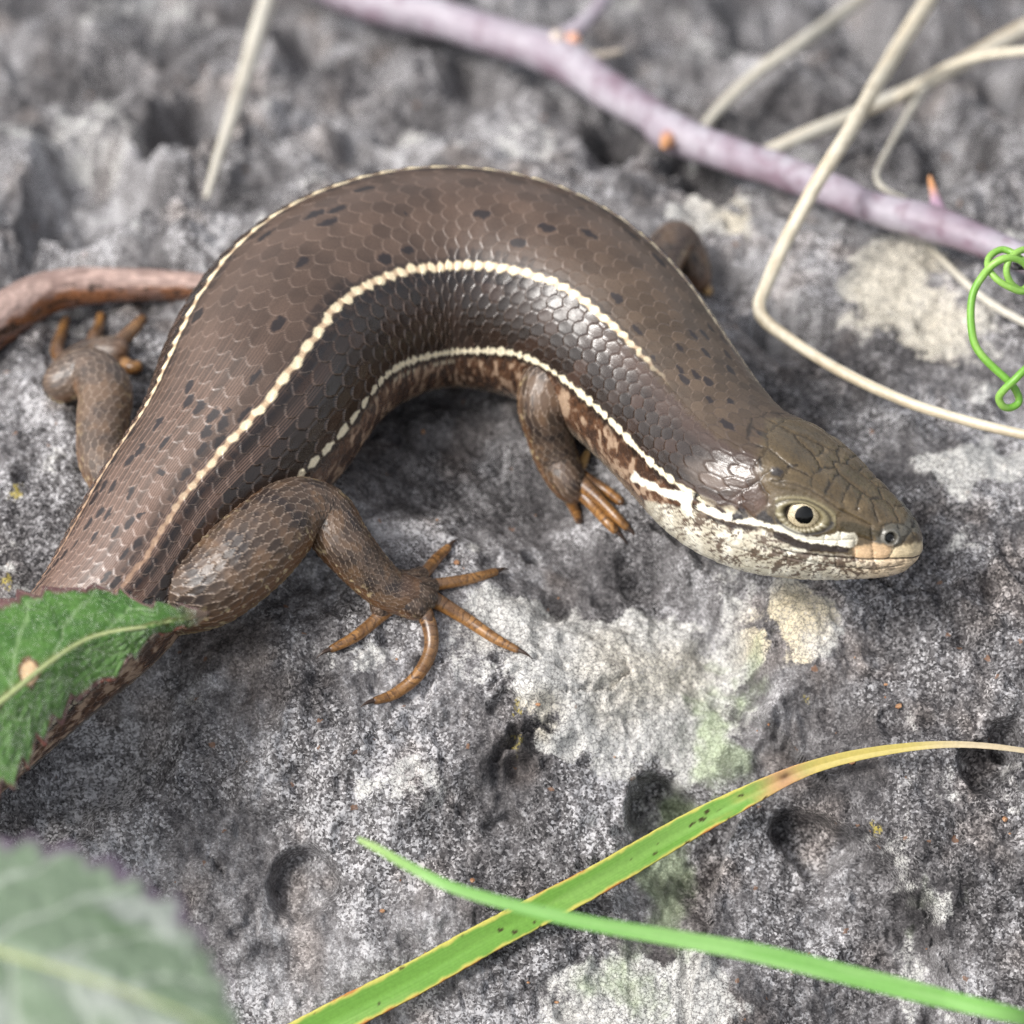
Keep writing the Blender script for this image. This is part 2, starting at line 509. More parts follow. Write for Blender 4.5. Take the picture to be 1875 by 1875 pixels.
def build_rock():
    gx = axis(-55, 55, 0.168, 700)
    gy = axis(-57, 84, 0.20, 700)
    X, Y = np.meshgrid(gx, gy, indexing='ij')
    hh = relief(X, Y)
    ny, nz = slope_normal(Y)
    P = np.stack([X, Y + ny * hh, base_h(X, Y) + nz * hh], -1)
    li = patch(X, Y, LICHEN, 201)
    mo = patch(X, Y, MOSS, 211)
    cr = patch(X, Y, CREAM, 221)
    li = np.maximum(li, 0.5 * sstep(0.25, 0.7, fbm(X / 11, Y / 11, 4, 231)))
    yl = np.zeros(X.shape)
    for px, py, r in ((950, 1296, 10), (945, 1361, 9), (30, 915, 16), (12, 1070, 14), (1605, 1518, 7), (1480, 1268, 6)):
        c = ground0(px, py)
        rr = r * 0.035
        d = np.hypot((X - c[0]), (Y - c[1]) * 0.8) + 0.45 * fbm(X / 0.4, Y / 0.4, 3, 77)
        yl = np.maximum(yl, 1 - sstep(rr * 0.5, rr * 1.2, d))

    t = NT('basalt_rock')
    v = t.coords()
    big = t.attr('drift', 'Fac')
    mid = t.attr('mottle', 'Fac')
    fine = t.noise(v, 4.2, 2, 0.8)
    warp = t.node('ShaderNodeVectorMath', operation='ADD')
    wn_ = t.node('ShaderNodeTexNoise')
    t.link(v, wn_.inputs['Vector'])
    wn_.inputs['Scale'].default_value = 4.0
    ws = t.node('ShaderNodeVectorMath', operation='SCALE')
    t.link(wn_.outputs['Color'], ws.inputs[0])
    ws.inputs['Scale'].default_value = 0.35
    t.link(v, warp.inputs[0])
    t.link(ws.outputs[0], warp.inputs[1])
    vw = warp.outputs[0]
    cell = t.voronoi(vw, 4.8, 'F1', 'Color')
    cs = t.node('ShaderNodeSeparateColor')
    t.link(cell, cs.inputs[0])
    cell2 = t.voronoi(vw, 2.3, 'F1', 'Color')
    cs2 = t.node('ShaderNodeSeparateColor')
    t.link(cell2, cs2.inputs[0])
    g = t.math('ADD', t.math('MULTIPLY', t.math('SUBTRACT', cs.outputs[0], 0.5), t.maprange(t.attr('grain', 'Fac'), 0.35, 0.65, 0.22, 0.62)), t.math('ADD', t.math('MULTIPLY', t.math('SUBTRACT', fine, 0.5), 0.55), 0.58))
    g = t.math('ADD', g, t.math('MULTIPLY', t.math('SUBTRACT', mid, 0.5), 0.70))
    g = t.math('ADD', g, t.math('MULTIPLY', t.math('SUBTRACT', big, 0.5), 0.80))
    basec = t.ramp(g, [(0.16, (0.016, 0.015, 0.016)), (0.40, (0.062, 0.058, 0.060)), (0.58, (0.135, 0.128, 0.130)), (0.74, (0.25, 0.243, 0.247)), (0.92, (0.52, 0.51, 0.52))])
    # warm / violet drift of the stone
    basec = t.mix(t.maprange(t.attr('warmth', 'Fac'), 0.52, 0.75, 0, 0.5), basec, t.mix(1.0, basec, (1.12, 0.98, 0.86), 'MULTIPLY'))
    # rusty grains
    rust = t.math('GREATER_THAN', cs2.outputs[1], 0.9982)
    basec = t.mix(t.math('MULTIPLY', rust, 0.75), basec, (0.20, 0.105, 0.06))
    # lichen crust, cracked into areoles
    edge = t.voronoi(vw, 1.5, 'DISTANCE_TO_EDGE', 'Distance')
    crack = t.maprange(edge, 0.0, 0.10, 0.40, 1.0)
    lc = t.mix(t.math('MULTIPLY', cs2.outputs[0], 0.6), (0.60, 0.59, 0.56), (0.76, 0.75, 0.72))
    lc = t.mix(t.attr('cream', 'Fac'), lc, t.mix(1.0, lc, (1.10, 0.98, 0.74), 'MULTIPLY'))
    lc = t.mix(t.math('SUBTRACT', 1.0, crack), lc, (0.06, 0.055, 0.05))
    lc = t.mix(t.maprange(fine, 0.55, 0.36, 0.0, 0.7), lc, basec)
    lf = t.math('ADD', t.attr('lichen', 'Fac'), t.math('MULTIPLY', t.math('SUBTRACT', mid, 0.5), 0.9))
    lf = t.math('ADD', lf, t.math('MULTIPLY', t.math('SUBTRACT', fine, 0.5), 0.45))
    lfm = t.maprange(lf, 0.42, 0.66, 0.0, 0.94)
    col = t.mix(lfm, basec, lc)
    gm = t.math('ADD', t.attr('moss', 'Fac'), t.math('MULTIPLY', t.math('SUBTRACT', mid, 0.5), 0.8))
    col = t.mix(t.maprange(gm, 0.25, 0.8, 0.0, 0.75), col, t.mix(1.0, t.mix(0.5, col, (0.22, 0.23, 0.2)), (0.80, 0.98, 0.62), 'MULTIPLY'))
    col = t.mix(t.math('MULTIPLY', t.attr('yellow', 'Fac'), t.maprange(cs.outputs[1], 0.25, 0.6, 0.0, 0.8)), col, (0.42, 0.34, 0.07))
    hgt = t.math('ADD', t.math('MULTIPLY', fine, 0.7), t.math('MULTIPLY', cs.outputs[0], 0.30))
    nrm = t.bump(hgt, 0.16, 0.9)
    m = t.out(color=col, rough=t.maprange(cs.outputs[2], 0.0, 1.0, 0.62, 0.95), normal=nrm, spec=0.35)
    o = mesh_object('rock_ground', P.reshape(-1, 3), grid_faces(len(gx), len(gy), False)[:, ::-1], m,
                    attrs={'lichen': li.ravel(), 'moss': mo.ravel(), 'cream': cr.ravel(), 'yellow': yl.ravel(), 'drift': (0.5 + 0.24 * fbm(X / 9 + 5, Y / 9, 4, 241)).ravel(),
                           'grain': (0.5 + 0.22 * fbm(X / 6 + 31, Y / 6, 3, 271)).ravel(), 'mottle': (0.5 + 0.22 * fbm(X / 1.2, Y / 1.2, 4, 251, 0.65)).ravel(), 'warmth': (0.5 + 0.22 * fbm(X / 4.5, Y / 4.5, 3, 261)).ravel()})
    o['kind'] = 'structure'
    o['label'] = 'rough grey volcanic rock with pits, pale lichen crust and cracks'
    return o

rock = build_rock()
# ------------------------------------------------------------------ skink: swept body
def scales(x, b, point=0.42):
    """overlapping rounded scales. x: ring coordinate growing towards the tail, b: place around in scale widths.
    returns ring, column, q (-.5...5 across), t (distance to the free edge in ring units)"""
    k0 = np.floor(x)
    def cand(k):
        sh = 0.5 * np.mod(k, 2)
        j = np.round(b - sh)
        q = b - sh - j
        e = point * (1 - np.abs(2 * q) ** 1.7)
        return j, q, k + e - x
    j0, q0, t0 = cand(k0)
    j1, q1, t1 = cand(k0 + 1)
    first = t0 > 0
    return np.where(first, k0, k0 + 1), np.where(first, j0, j1), np.where(first, q0, q1), np.where(first, t0, t1)

def frames(C, roll, ref=(0, 0, 1.0)):
    T = np.gradient(C, axis=0)
    T /= np.linalg.norm(T, axis=1, keepdims=True)
    ref = np.asarray(ref) / np.linalg.norm(ref)
    up = ref[None] - T * (T @ ref)[:, None]
    up /= np.maximum(np.linalg.norm(up, axis=1, keepdims=True), 1e-6)
    R = np.cross(T, up)
    c, s = np.cos(roll)[:, None], np.sin(roll)[:, None]
    return T, R * c + up * s, up * c - R * s

#         px    py   half-width  flat  roll  lift(mm above contact)
BODY = [  # tail tip (behind the body) ... tail loop outside the picture ... pelvis ... neck
    (445, 535, 19, 0, 0, 0.0), (400, 524, 23, 0, 0, 0), (300, 519, 28, 0, 0, 0), (180, 522, 34, 0, 0, 0), (80, 546, 40, 0, 0, 0), (0, 583, 46, 0, 0, 0),
    (-120, 660, 54, 0, 0, 0), (-260, 800, 62, 0, 0, 0), (-350, 1000, 72, 0, 0, 0), (-350, 1230, 80, 0, 0, 0), (-270, 1430, 86, 0, 0, 0), (-150, 1500, 92, 0, 0, 0),
    (-125, 1440, 94, 0, 4, 0), (-5, 1332, 102, 0, 8, 0), (100, 1220, 114, 0, 9, 0), (207, 1098, 136, 0, 9, 0.3),
    (292, 960, 148, 0, 9, 0.2), (390, 857, 170, 0, 9, 0), (465, 755, 200, 0, 9, 0), (515, 655, 207, 0, 5, 0), (585, 582, 210, 0, 0, 0),
    (680, 531, 208, 0, -4, 0), (780, 509, 203, 0, -5, 0), (875, 506, 202, 0, -4, 0), (967, 527, 200, 0, -1, 0), (1055, 570, 191, 0, 5, 0.2),
    (1130, 632, 179, 0, 11, 0.6), (1187, 700, 166, 0, 15, 1.0), (1240, 767, 157, 0, 18, 1.6), (1292, 832, 153, 0, 20, 2.2)]
#   head stations: px, py, half width, half height, height of the centre (mm), roll
HEAD = [(1352, 880, 158, 146, 9.2, 20), (1430, 914, 152, 134, 9.3, 19), (1500, 943, 130, 113, 9.1, 18), (1560, 966, 103, 93, 8.8, 17), (1610, 984, 80, 72, 8.5, 16),
        (1650, 996, 58, 54, 8.2, 15), (1676, 1002, 34, 34, 8.05, 15), (1690, 1004, 4, 5, 8.0, 15)]

PXMM = WIDE / 1875.0
st_c, st_w, st_h, st_roll, st_head = [], [], [], [], []
for px, py, hw, _, roll, lift in BODY:
    R = hw * PXMM
    z = R
    for _ in range(40):
        p = at(px, py, z)
        g = rock_s(p[0], p[1])
        if py < 1100 and px > 150:
            g = 0.35 * g + 0.65 * float(base_h(p[0], p[1]))
        z = 0.5 * z + 0.5 * (g + 0.90 * R + lift)
    p = at(px, py, z)
    k = ((p - CAM) @ VIEW) / DIST
    st_c.append(p); st_w.append(R * k); st_h.append(R * k); st_roll.append(math.radians(roll)); st_head.append(0.0)
for i, (px, py, w, h, z, roll) in enumerate(HEAD):
    p = at(px, py, z)
    k = ((p - CAM) @ VIEW) / DIST
    st_c.append(p); st_w.append(w * PXMM * k); st_h.append(h * PXMM * k); st_roll.append(math.radians(roll)); st_head.append((0.35, 0.85, 1, 1, 1, 1, 1, 1)[i])
st = np.column_stack([np.array(st_c), st_w, st_h, st_roll, st_head])
NST = len(st)
tt = np.linspace(0, NST - 1, 6000)
dense = spline(st, tt)
seg = np.linalg.norm(np.diff(dense[:, :3], axis=0), axis=1)
arc = np.concatenate([[0], np.cumsum(seg)])
# even out the curvature between stations (more along the height, less towards the head)
_au = np.linspace(0, arc[-1], 6000)
_dn = np.column_stack([np.interp(_au, arc, dense[:, i]) for i in range(dense.shape[1])])
def gauss(a, sig):
    h = int(sig * 3 / (_au[1] - _au[0]))
    k = np.exp(-0.5 * (np.arange(-h, h + 1) / (h / 3)) ** 2)
    p = np.concatenate([2 * a[0] - a[h:0:-1], a, 2 * a[-1] - a[-2:-h - 2:-1]])
    return np.convolve(p, k / k.sum(), 'valid')
_tt = np.interp(_au, arc, tt)
_wh = sstep(28.5, 31.0, _tt)
_s = np.column_stack([gauss(_dn[:, i], 7.0 if i == 2 else 2.6) for i in range(_dn.shape[1])])
_l = np.column_stack([gauss(_dn[:, i], 0.6) for i in range(_dn.shape[1])])
_l[:, 3:] = _dn[:, 3:]
dense = _s * (1 - _wh[:, None]) + _l * _wh[:, None]
tt = _tt
arc = np.concatenate([[0], np.cumsum(np.linalg.norm(np.diff(dense[:, :3], axis=0), axis=1))])
def arc_of(station):
    return float(np.interp(station, tt, arc))
# sampling: coarse where only the hidden tail is, fine on the visible trunk and the head
A_TAILVIS, A_LOOP, A_PELVIS, A_END = arc_of(6), arc_of(12), arc_of(14), arc[-1]
u_nodes = np.concatenate([np.arange(0, A_TAILVIS, 0.13), np.arange(A_TAILVIS, A_LOOP, 0.5), np.arange(A_LOOP, A_PELVIS, 0.14),
                          np.arange(A_PELVIS, A_END - 1.2, 0.091), A_END - 1.2 * (1 - np.linspace(0, 1, 26)) ** 1.8])
u_nodes = np.unique(np.round(u_nodes, 5))
cols = np.column_stack([np.interp(u_nodes, arc, dense[:, i]) for i in range(dense.shape[1])])
C, W, H, ROLL, HD = cols[:, :3], cols[:, 3], cols[:, 4], cols[:, 5], np.clip(cols[:, 6], 0, 1)
# round the two ends off
endr = A_END - u_nodes
cap = np.sqrt(np.clip(1 - (1 - np.clip(endr / 1.3, 0, 1)) ** 2, 0, 1))
W = np.where(endr < 1.3, np.maximum(W, 1.9 * np.clip(endr / 1.3, 0, 1) ** .2) * cap, W)
H = np.where(endr < 1.3, np.maximum(H, 1.75 * np.clip(endr / 1.3, 0, 1) ** .2) * cap, H)
T, RT, UP = frames(C, ROLL)

HEAD_V = np.array([0, .08, .16, .25, .33, .41, .50, .59, .67, .76, .88, 1.0])
HEAD_X = np.array([0, .24, .47, .68, .80, .88, .95, 1.0, .96, .78, .40, 0])
HEAD_Y = np.array([1, .99, .955, .84, .64, .40, .10, -.22, -.50, -.78, -.96, -1.0])
def head_profile(va):
    t = np.interp(va, HEAD_V, np.arange(len(HEAD_V)))
    return spline(HEAD_X, t), spline(HEAD_Y, t)

def section(v):
    """unit cross sections of trunk and head at the signed places v (-1..1)"""
    a = np.pi * v
    bx, by = np.sin(a), np.cos(a)
    by = np.where(by < -0.72, -0.72 + (by + 0.72) * 0.72, by)
    hx, hy = head_profile(np.abs(v))
    return bx, by, np.sign(v) * hx, hy

def surface(v):
    """body surface for every ring at places v (array) -> rings x len(v) x 3"""
    bx, by, hx, hy = section(v)
    X = (bx[None] * (1 - HD[:, None]) + hx[None] * HD[:, None]) * W[:, None]
    Y = (by[None] * (1 - HD[:, None]) + hy[None] * HD[:, None]) * H[:, None]
    return C[:, None] + X[..., None] * RT[:, None] + Y[..., None] * UP[:, None]

NV = 350
vv = np.linspace(-1, 1, 4001)
dens = 0.55 + 0.45 * sstep(-0.55, -0.35, vv) * (1 - sstep(0.75, 0.9, vv)) + 0.25 * sstep(0, .15, vv) * (1 - sstep(.65, .8, vv))
cum = np.concatenate([[0], np.cumsum((dens[1:] + dens[:-1]) / 2)])
V_AROUND = np.interp(np.linspace(0, cum[-1], NV + 1)[:-1], cum, vv)
P0 = surface(V_AROUND)
N0 = grid_normals(P0, True)
NU = len(u_nodes)
VV = np.broadcast_to(V_AROUND[None], (NU, NV))
UU = np.broadcast_to(u_nodes[:, None], (NU, NV))
AV = np.abs(VV)

# scale lattice: 34 columns around, ring pitch follows the girth
NCOL = 38
pitch = np.clip(W * 2 * np.pi / NCOL * 1.0, 0.42, 1.9)
ring = np.concatenate([[0], np.cumsum(np.diff(u_nodes) / ((pitch[1:] + pitch[:-1]) / 2))])
XR = (ring[-1] - ring)[:, None] + np.zeros((1, NV))
BB = VV * NCOL / 2
kk, jj, qq, tq = scales(XR + 0.03 * fbm(UU / 1.5, BB, 2, 3), BB)
jm = np.mod(jj, NCOL)
onhead = HD[:, None] * np.ones((1, NV))
headm = sstep(0.5, 0.95, onhead)
sw = np.clip(W / 9.5, 0.30, 1.0)[:, None]

# chart of the head: where each place of its right half lies in the reference picture (the left half mirrors it)
hsel = np.where(HD > 0.02)[0]
h0 = max(hsel[0] - 160, 0)
hs_ = slice(h0, NU)
va = np.abs(V_AROUND)
bx, by, hx, hy = section(va)
Xs = (bx[None] * (1 - HD[hs_, None]) + hx[None] * HD[hs_, None]) * W[hs_, None]
Ys = (by[None] * (1 - HD[hs_, None]) + hy[None] * HD[hs_, None]) * H[hs_, None]
Psym = C[hs_, None] + Xs[..., None] * RT[hs_, None] + Ys[..., None] * UP[hs_, None]
CX, CY = project(Psym)
cv = np.broadcast_to(va[None], CX.shape)
cu = UU[hs_]

def Z7(*pts):
    return [(1380 + x / 5.515, 820 + y / 5.515) for x, y in pts]
def Z2(*pts):
    return [(1180 + x / 6.25, 760 + y / 6.25) for x, y in pts]

# ---- colours of the trunk (linear)
hsh = hash2(kk, jm, 5)
hsh2 = hash2(kk, jm, 9)
DL, LAT = 4.0, 9.0                                             # stripe columns
ab = np.abs(BB)
tailness = 1 - sstep(A_PELVIS, arc_of(17), UU)
front = sstep(arc_of(23), arc_of(28), UU)
dorsal = lerp3(np.broadcast_to(srgb(83, 67, 57), P0.shape), srgb(106, 85, 75), tailness * 0.9)
dorsal = lerp3(dorsal, srgb(80, 67, 53), front * 0.8)
dorsal = dorsal * (0.80 + 0.40 * hsh + 0.16 * fbm(UU / 2, BB / 2, 3, 8))[..., None]
col = dorsal
wob = 0.10 * np.cos(2 * np.pi * XR) + 0.12 * fbm(UU / 0.8, BB * 2, 2, 31)
flank_m = sstep(DL + 0.1, DL + 0.7, ab + wob)
flank = lerp3(np.broadcast_to(srgb(42, 33, 28), P0.shape), srgb(100, 70, 54), sstep(0.55, 0.95, hsh) * (0.12 + 0.5 * tailness + 0.08 * front))
flank = flank * (0.8 + 0.4 * hsh2)[..., None]
flank = lerp3(flank, srgb(92, 76, 68), 0.55 * (1 - sstep(DL + 0.6, DL + 2.2, ab)) * front)
col = lerp3(col, flank, flank_m)
low_m = sstep(LAT + 0.3, LAT + 0.9, ab + wob)
mott = fbm(UU / 0.9, BB * 1.3, 3, 44)
low = lerp3(np.broadcast_to(srgb(96, 68, 50), P0.shape), srgb(176, 150, 126), sstep(0.0, 0.7, mott))
low = lerp3(low, srgb(58, 44, 36), sstep(0.05, 0.6, -mott) * 0.8)
low = lerp3(low, srgb(158, 150, 136), sstep(LAT + 3.0, LAT + 6.0, ab))
col = lerp3(col, low, low_m)
# dark flecks on single scales of the back
dn = fbm(UU / 7.0, BB / 5.0, 2, 57)
pd = 0.135 + 0.08 * dn + 0.26 * (1 - sstep(arc_of(16), arc_of(19), UU)) * sstep(-0.5, .3, dn) + 0.05 * front
pd = np.where(ab > DL - 0.35, 0, pd)
seed_scale = hash2(kk, jm, 101)
fleck_on = seed_scale < pd
fx = (tq - 0.62) / 0.62
fy = (qq + 0.35 * (hsh2 - 0.5)) / (0.18 + 0.20 * hsh)
fr = np.sqrt(fx ** 2 + fy ** 2) + 0.22 * fbm(UU / 0.35, BB * 4, 2, 66)
fleck = fleck_on * (1 - sstep(0.72, 1.02, fr))
col = lerp3(col, srgb(38, 33, 34), fleck * 0.93)
# dark teeth beside the stripes
def teeth(off, amp, seed):
    return (hash2(np.floor(XR), np.sign(VV) + 3, seed) < amp) * (1 - sstep(0.22, 0.42, np.abs(ab - off))) * sstep(0.15, 0.45, np.abs(np.mod(XR, 1) - 0.5) + 0.25)
col = lerp3(col, srgb(34, 28, 27), teeth(DL + 0.62, 0.8, 7) * 0.85 * (1 - front))
col = lerp3(col, srgb(34, 28, 27), teeth(DL - 0.62, 0.4, 8) * 0.6 * (1 - front))
# pale stripes, beaded ring by ring
bead = 0.5 + 0.5 * np.cos(2 * np.pi * (XR - 0.1))
fade_neck = 1 - sstep(arc_of(26.6), arc_of(28.9), UU + 0.5 * fbm(UU / 0.5, VV * 0, 2, 73))
fade_tail = sstep(arc_of(15.0), arc_of(17.5), UU)
sw1 = (0.16 + 0.10 * bead) * (0.85 + 0.15 * fade_tail) * (0.5 + .5 * fade_neck)
s1 = 1 - sstep(sw1 - 0.07, sw1 + 0.07, np.abs(ab - DL + 0.08 * fbm(UU / 0.7, VV * 0 + 2, 2, 71)))
s1 = s1 * (0.45 + 0.55 * fade_tail) * fade_neck * (0.75 + 0.25 * sstep(0.1, 0.5, bead))
cream = lerp3(np.broadcast_to(srgb(240, 222, 186), P0.shape), srgb(206, 160, 128), (1 - fade_tail) * 0.8)
cream = lerp3(cream, srgb(226, 180, 140), 0.5 * sstep(0.5, 0.0, bead))
brd = (1 - sstep(0.10, 0.22, np.abs(np.abs(ab - DL) - sw1 - 0.10))) * fade_neck
col = lerp3(col, srgb(30, 25, 24), brd * 0.6 * (0.55 + 0.45 * noise(UU / 0.5, ab * 0, 74)))
col = lerp3(col, cream, s1)
tail_on = sstep(arc_of(10), arc_of(14.5), UU)
sw2 = (0.14 + 0.10 * (0.5 + 0.5 * np.cos(2 * np.pi * (XR * 1.0 + 0.3)))) + 0.10 * fbm(UU / 0.5, VV * 0 + 5, 2, 81)
s2 = 1 - sstep(sw2 - 0.08, sw2 + 0.08, np.abs(ab - LAT))
brk = sstep(0.02, 0.22, 0.5 + 0.5 * np.cos(2 * np.pi * (XR + .3))) 
s2 = s2 * np.where(UU < arc_of(19), brk, 1) * (0.25 + 0.2 * tail_on + 0.55 * sstep(arc_of(15), arc_of(17), UU))
s2b = (1 - sstep(0.12, 0.2, np.abs(ab - LAT - 0.75))) * 0.5 * sstep(arc_of(18), arc_of(20), UU) * (1 - sstep(arc_of(22.2), arc_of(23), UU)) * sstep(-.2, .2, fbm(UU / .6, VV * 0, 2, 83))
col = lerp3(col, np.broadcast_to(srgb(242, 230, 200), P0.shape), np.maximum(s2, s2b))
# tail: pinkish grey above with small dark dots
tl = 1 - sstep(arc_of(7), arc_of(11), UU)
tcol = lerp3(np.broadcast_to(srgb(186, 160, 150), P0.shape), srgb(128, 84, 56), sstep(4.6, 6.5, ab + 0.8 * fbm(UU / 1.2, BB, 2, 90)))
tcol = tcol * (0.72 + 0.5 * hsh)[..., None]
tcol = lerp3(tcol, srgb(120, 98, 92), sstep(-0.1, 0.5, fbm(UU / 2.2, BB / 2, 3, 97)) * 0.7)
tcol = lerp3(tcol, srgb(52, 38, 32), sstep(0.45, 0.75, fbm(UU / 0.9, BB / 1.4, 2, 92)) * sstep(3, 5, ab))
col = lerp3(col, tcol, tl)
# free scale edges and walls are paler, thin horn; fine keel lines
edge = (1 - sstep(0.03, 0.085, tq)) * (0.6 + 0.4 * tailness) + 0.45 * (1 - sstep(0.03, 0.06, 0.5 - np.abs(qq))) * (0.3 + 0.7 * tailness)
edge = edge * (1 - np.maximum(s1, s2)) * (ab < LAT + 3)
col = lerp3(col, srgb(176, 154, 140), np.clip(edge, 0, 1) * (0.30 + 0.35 * tailness) * (1 - 0.6 * tl))
keel = 0.5 + 0.5 * np.cos(2 * np.pi * qq * 6)
keel_on = 1 - sstep(arc_of(16.2), arc_of(19.0), UU)
col = lerp3(col, srgb(158, 128, 112), sstep(0.65, 1.0, keel) * 0.55 * keel_on * (1 - fleck) * (ab < DL + 2) * (1 - s1))

# ---- head colours and plates, on the chart
hcol = col[hs_].copy()
hd = HD[hs_, None]
wx = CX + 2.2 * fbm(CX / 7, CY / 7, 3, 301)
wy = CY + 2.2 * fbm(CX / 7 + 9, CY / 7, 3, 302)
low_side = sstep(0.72, 0.80, cv)
scale_on0 = sstep(0.05, 0.4, hd) * (1 - sstep(1372, 1396, CX + 0.25 * (CY - 860)))
crown = np.broadcast_to(srgb(98, 84, 62), hcol.shape) * (0.86 + 0.22 * fbm(CX / 22, CY / 22, 3, 303) + 0.10 * fbm(CX / 3, CY / 3, 2, 304))[..., None]
crown_m = sstep(-12, 10, (CX - 1385) * 0.93 + (CY - 860) * 0.2) * (cv < 0.62)
hcol = lerp3(hcol, crown, crown_m)
# cheek behind the eye
hv = (0.75 + 0.5 * hsh[hs_])
hcol = lerp3(hcol, srgb(86, 66, 56) * np.ones(hcol.shape) * hv[..., None], sstep(12, -10, poly_sd(wx, wy, Z2((960, 950), (1300, 720), (1420, 1000), (1260, 1170), (1030, 1100)))) * 0.9)
hcol = lerp3(hcol, srgb(64, 46, 38), sstep(6, -8, poly_sd(wx, wy, Z2((560, 800), (960, 930), (1010, 1090), (800, 1080), (640, 960)))) * 0.85)
hcol = lerp3(hcol, srgb(112, 98, 88) * np.ones(hcol.shape) * hv[..., None], sstep(16, -16, poly_sd(wx, wy, Z2((440, 560), (700, 500), (1300, 620), (1320, 700), (980, 900), (560, 780)))) * 0.55)
# throat and lower jaw
jaw = Z2((0, 980), (560, 1080), (900, 1230), (1300, 1290), (1600, 1400)) + Z7((300, 960), (600, 1050), (1000, 1090), (1400, 1100), (1700, 1080), (1740, 1300), (900, 1360), (-200, 1320), (-1000, 1000))
pale = lerp3(np.broadcast_to(srgb(204, 196, 176), hcol.shape), srgb(238, 232, 214), sstep(-0.3, 0.5, fbm(CX / 18, CY / 18, 3, 305)))
pale = lerp3(pale, srgb(230, 202, 164), sstep(1500, 1640, CX) * 0.75)
jm_ = sstep(3, -3, poly_sd(wx, wy, jaw))
hcol = lerp3(hcol, pale, np.maximum(jm_, low_side * sstep(1190, 1230, CX)))
spk = fbm(CX / 4.5 + 0.5 * CY / 4.5, CY / 3.2, 3, 306)
mott_zone = np.clip(sstep(0.80, 0.70, cv) + 0.15, 0, 1) * sstep(1180, 1230, CX) * (1 - 0.35 * sstep(1560, 1640, CX)) * np.maximum(jm_, low_side)
spk = 0.7 * spk + 0.5 * fbm(CX / 16 + CY / 20, CY / 11, 2, 307)
hcol = lerp3(hcol, srgb(82, 62, 50), sstep(0.05, 0.50, spk + 0.5 * np.clip((0.71 - cv) * 6, -1.0, 0.45)) * mott_zone * 0.9)
te = ((1 - sstep(0.05, 0.14, tq[hs_])) + 0.6 * (1 - sstep(0.03, 0.09, 0.5 - np.abs(qq[hs_])))) * np.maximum(jm_, low_side) * (CX < 1580)
hcol = lerp3(hcol, srgb(96, 92, 80), np.clip(te, 0, 1) * 0.38)
ne = ((1 - sstep(0.04, 0.12, tq[hs_])) + 0.5 * (1 - sstep(0.03, 0.08, 0.5 - np.abs(qq[hs_])))) * scale_on0 * (cv < 0.6)
hcol = lerp3(hcol, srgb(60, 48, 42), np.clip(ne, 0, 1) * 0.75)
hcol = lerp3(hcol, srgb(120, 122, 112), sstep(0.25, 0.6, fbm(CX / 5, CY / 5, 3, 316)) * low_side * 0.55)
# loreal dark band, nasal greys, rostral
hcol = lerp3(hcol, srgb(66, 58, 40), sstep(3, -3, poly_sd(wx, wy, Z7((880, 740), (1010, 745), (1150, 800), (1290, 850), (1260, 905), (1080, 890), (1000, 850), (860, 830)))) * 0.9)
hcol = lerp3(hcol, srgb(92, 88, 78), sstep(2, -3, poly_sd(wx, wy, Z7((1210, 960), (1270, 840), (1310, 780), (1400, 750), (1520, 775), (1560, 670), (1640, 750), (1700, 900), (1600, 830), (1480, 990), (1390, 985)))))
hcol = lerp3(hcol, srgb(222, 188, 148), 0.85 * sstep(5, -4, poly_sd(wx, wy, Z7((1010, 1010), (1110, 985), (1200, 960), (1400, 990), (1380, 1115), (1210, 1125), (1015, 1112)))))
hcol = lerp3(hcol, srgb(224, 204, 166), 0.9 * sstep(4, -4, poly_sd(wx, wy, Z7((1400, 1000), (1500, 985), (1620, 950), (1720, 960), (1700, 1060), (1600, 1110), (1360, 1115)))))
# stripes of the cheek
white = srgb(246, 240, 220)
stripe = Z2((570, 1040), (650, 1000), (720, 1050), (810, 1050), (880, 1110), (1010, 1110), (1010, 1210), (1130, 1170), (1240, 1170), (1330, 1210), (1480, 1240), (1600, 1240), (1760, 1310), (1870, 1350)) + \
    Z7((480, 860), (600, 890), (880, 845), (1010, 850), (1060, 900), (1040, 950), (1020, 1010), (850, 1000), (560, 960), (430, 930), (330, 860), (200, 830)) + \
    Z2((1450, 1290), (1280, 1270), (1100, 1240), (900, 1210), (800, 1180), (690, 1130), (600, 1080))
hcol = lerp3(hcol, white, sstep(0.2, -2.6, poly_sd(wx, wy, stripe)) * (1 - 0.6 * sstep(1535, 1575, CX + 0.4 * (wx - CX) * 6)))
ant = Z2((-120, 640), (0, 740), (120, 770), (180, 840), (300, 850), (450, 880), (540, 870), (550, 1000), (540, 1170), (430, 1080), (400, 980), (230, 940), (140, 880), (0, 820), (-160, 740))
hcol = lerp3(hcol, white, sstep(1.6, -1.6, poly_sd(wx, wy, ant)))
for pts in (Z2((540, 890), (600, 900), (625, 920), (560, 960), (545, 930)), Z2((560, 1010), (620, 1070), (570, 1060))):
    hcol = lerp3(hcol, srgb(14, 10, 9), sstep(1.5, -1.5, poly_sd(CX, CY, pts)))
dark = Z2((690, 1140), (900, 1215), (1100, 1245), (1280, 1275), (1270, 1320), (1090, 1310), (900, 1260), (720, 1190))
dark2 = Z7((190, 840), (320, 850), (430, 930), (560, 960), (700, 980), (850, 1000), (960, 1010), (950, 1050), (830, 1050), (560, 1035), (430, 1000), (300, 950), (200, 900))
hcol = lerp3(hcol, srgb(40, 28, 22), sstep(2.0, -1.5, np.minimum(poly_sd(wx, wy, dark), poly_sd(wx, wy, dark2))) * 0.95)
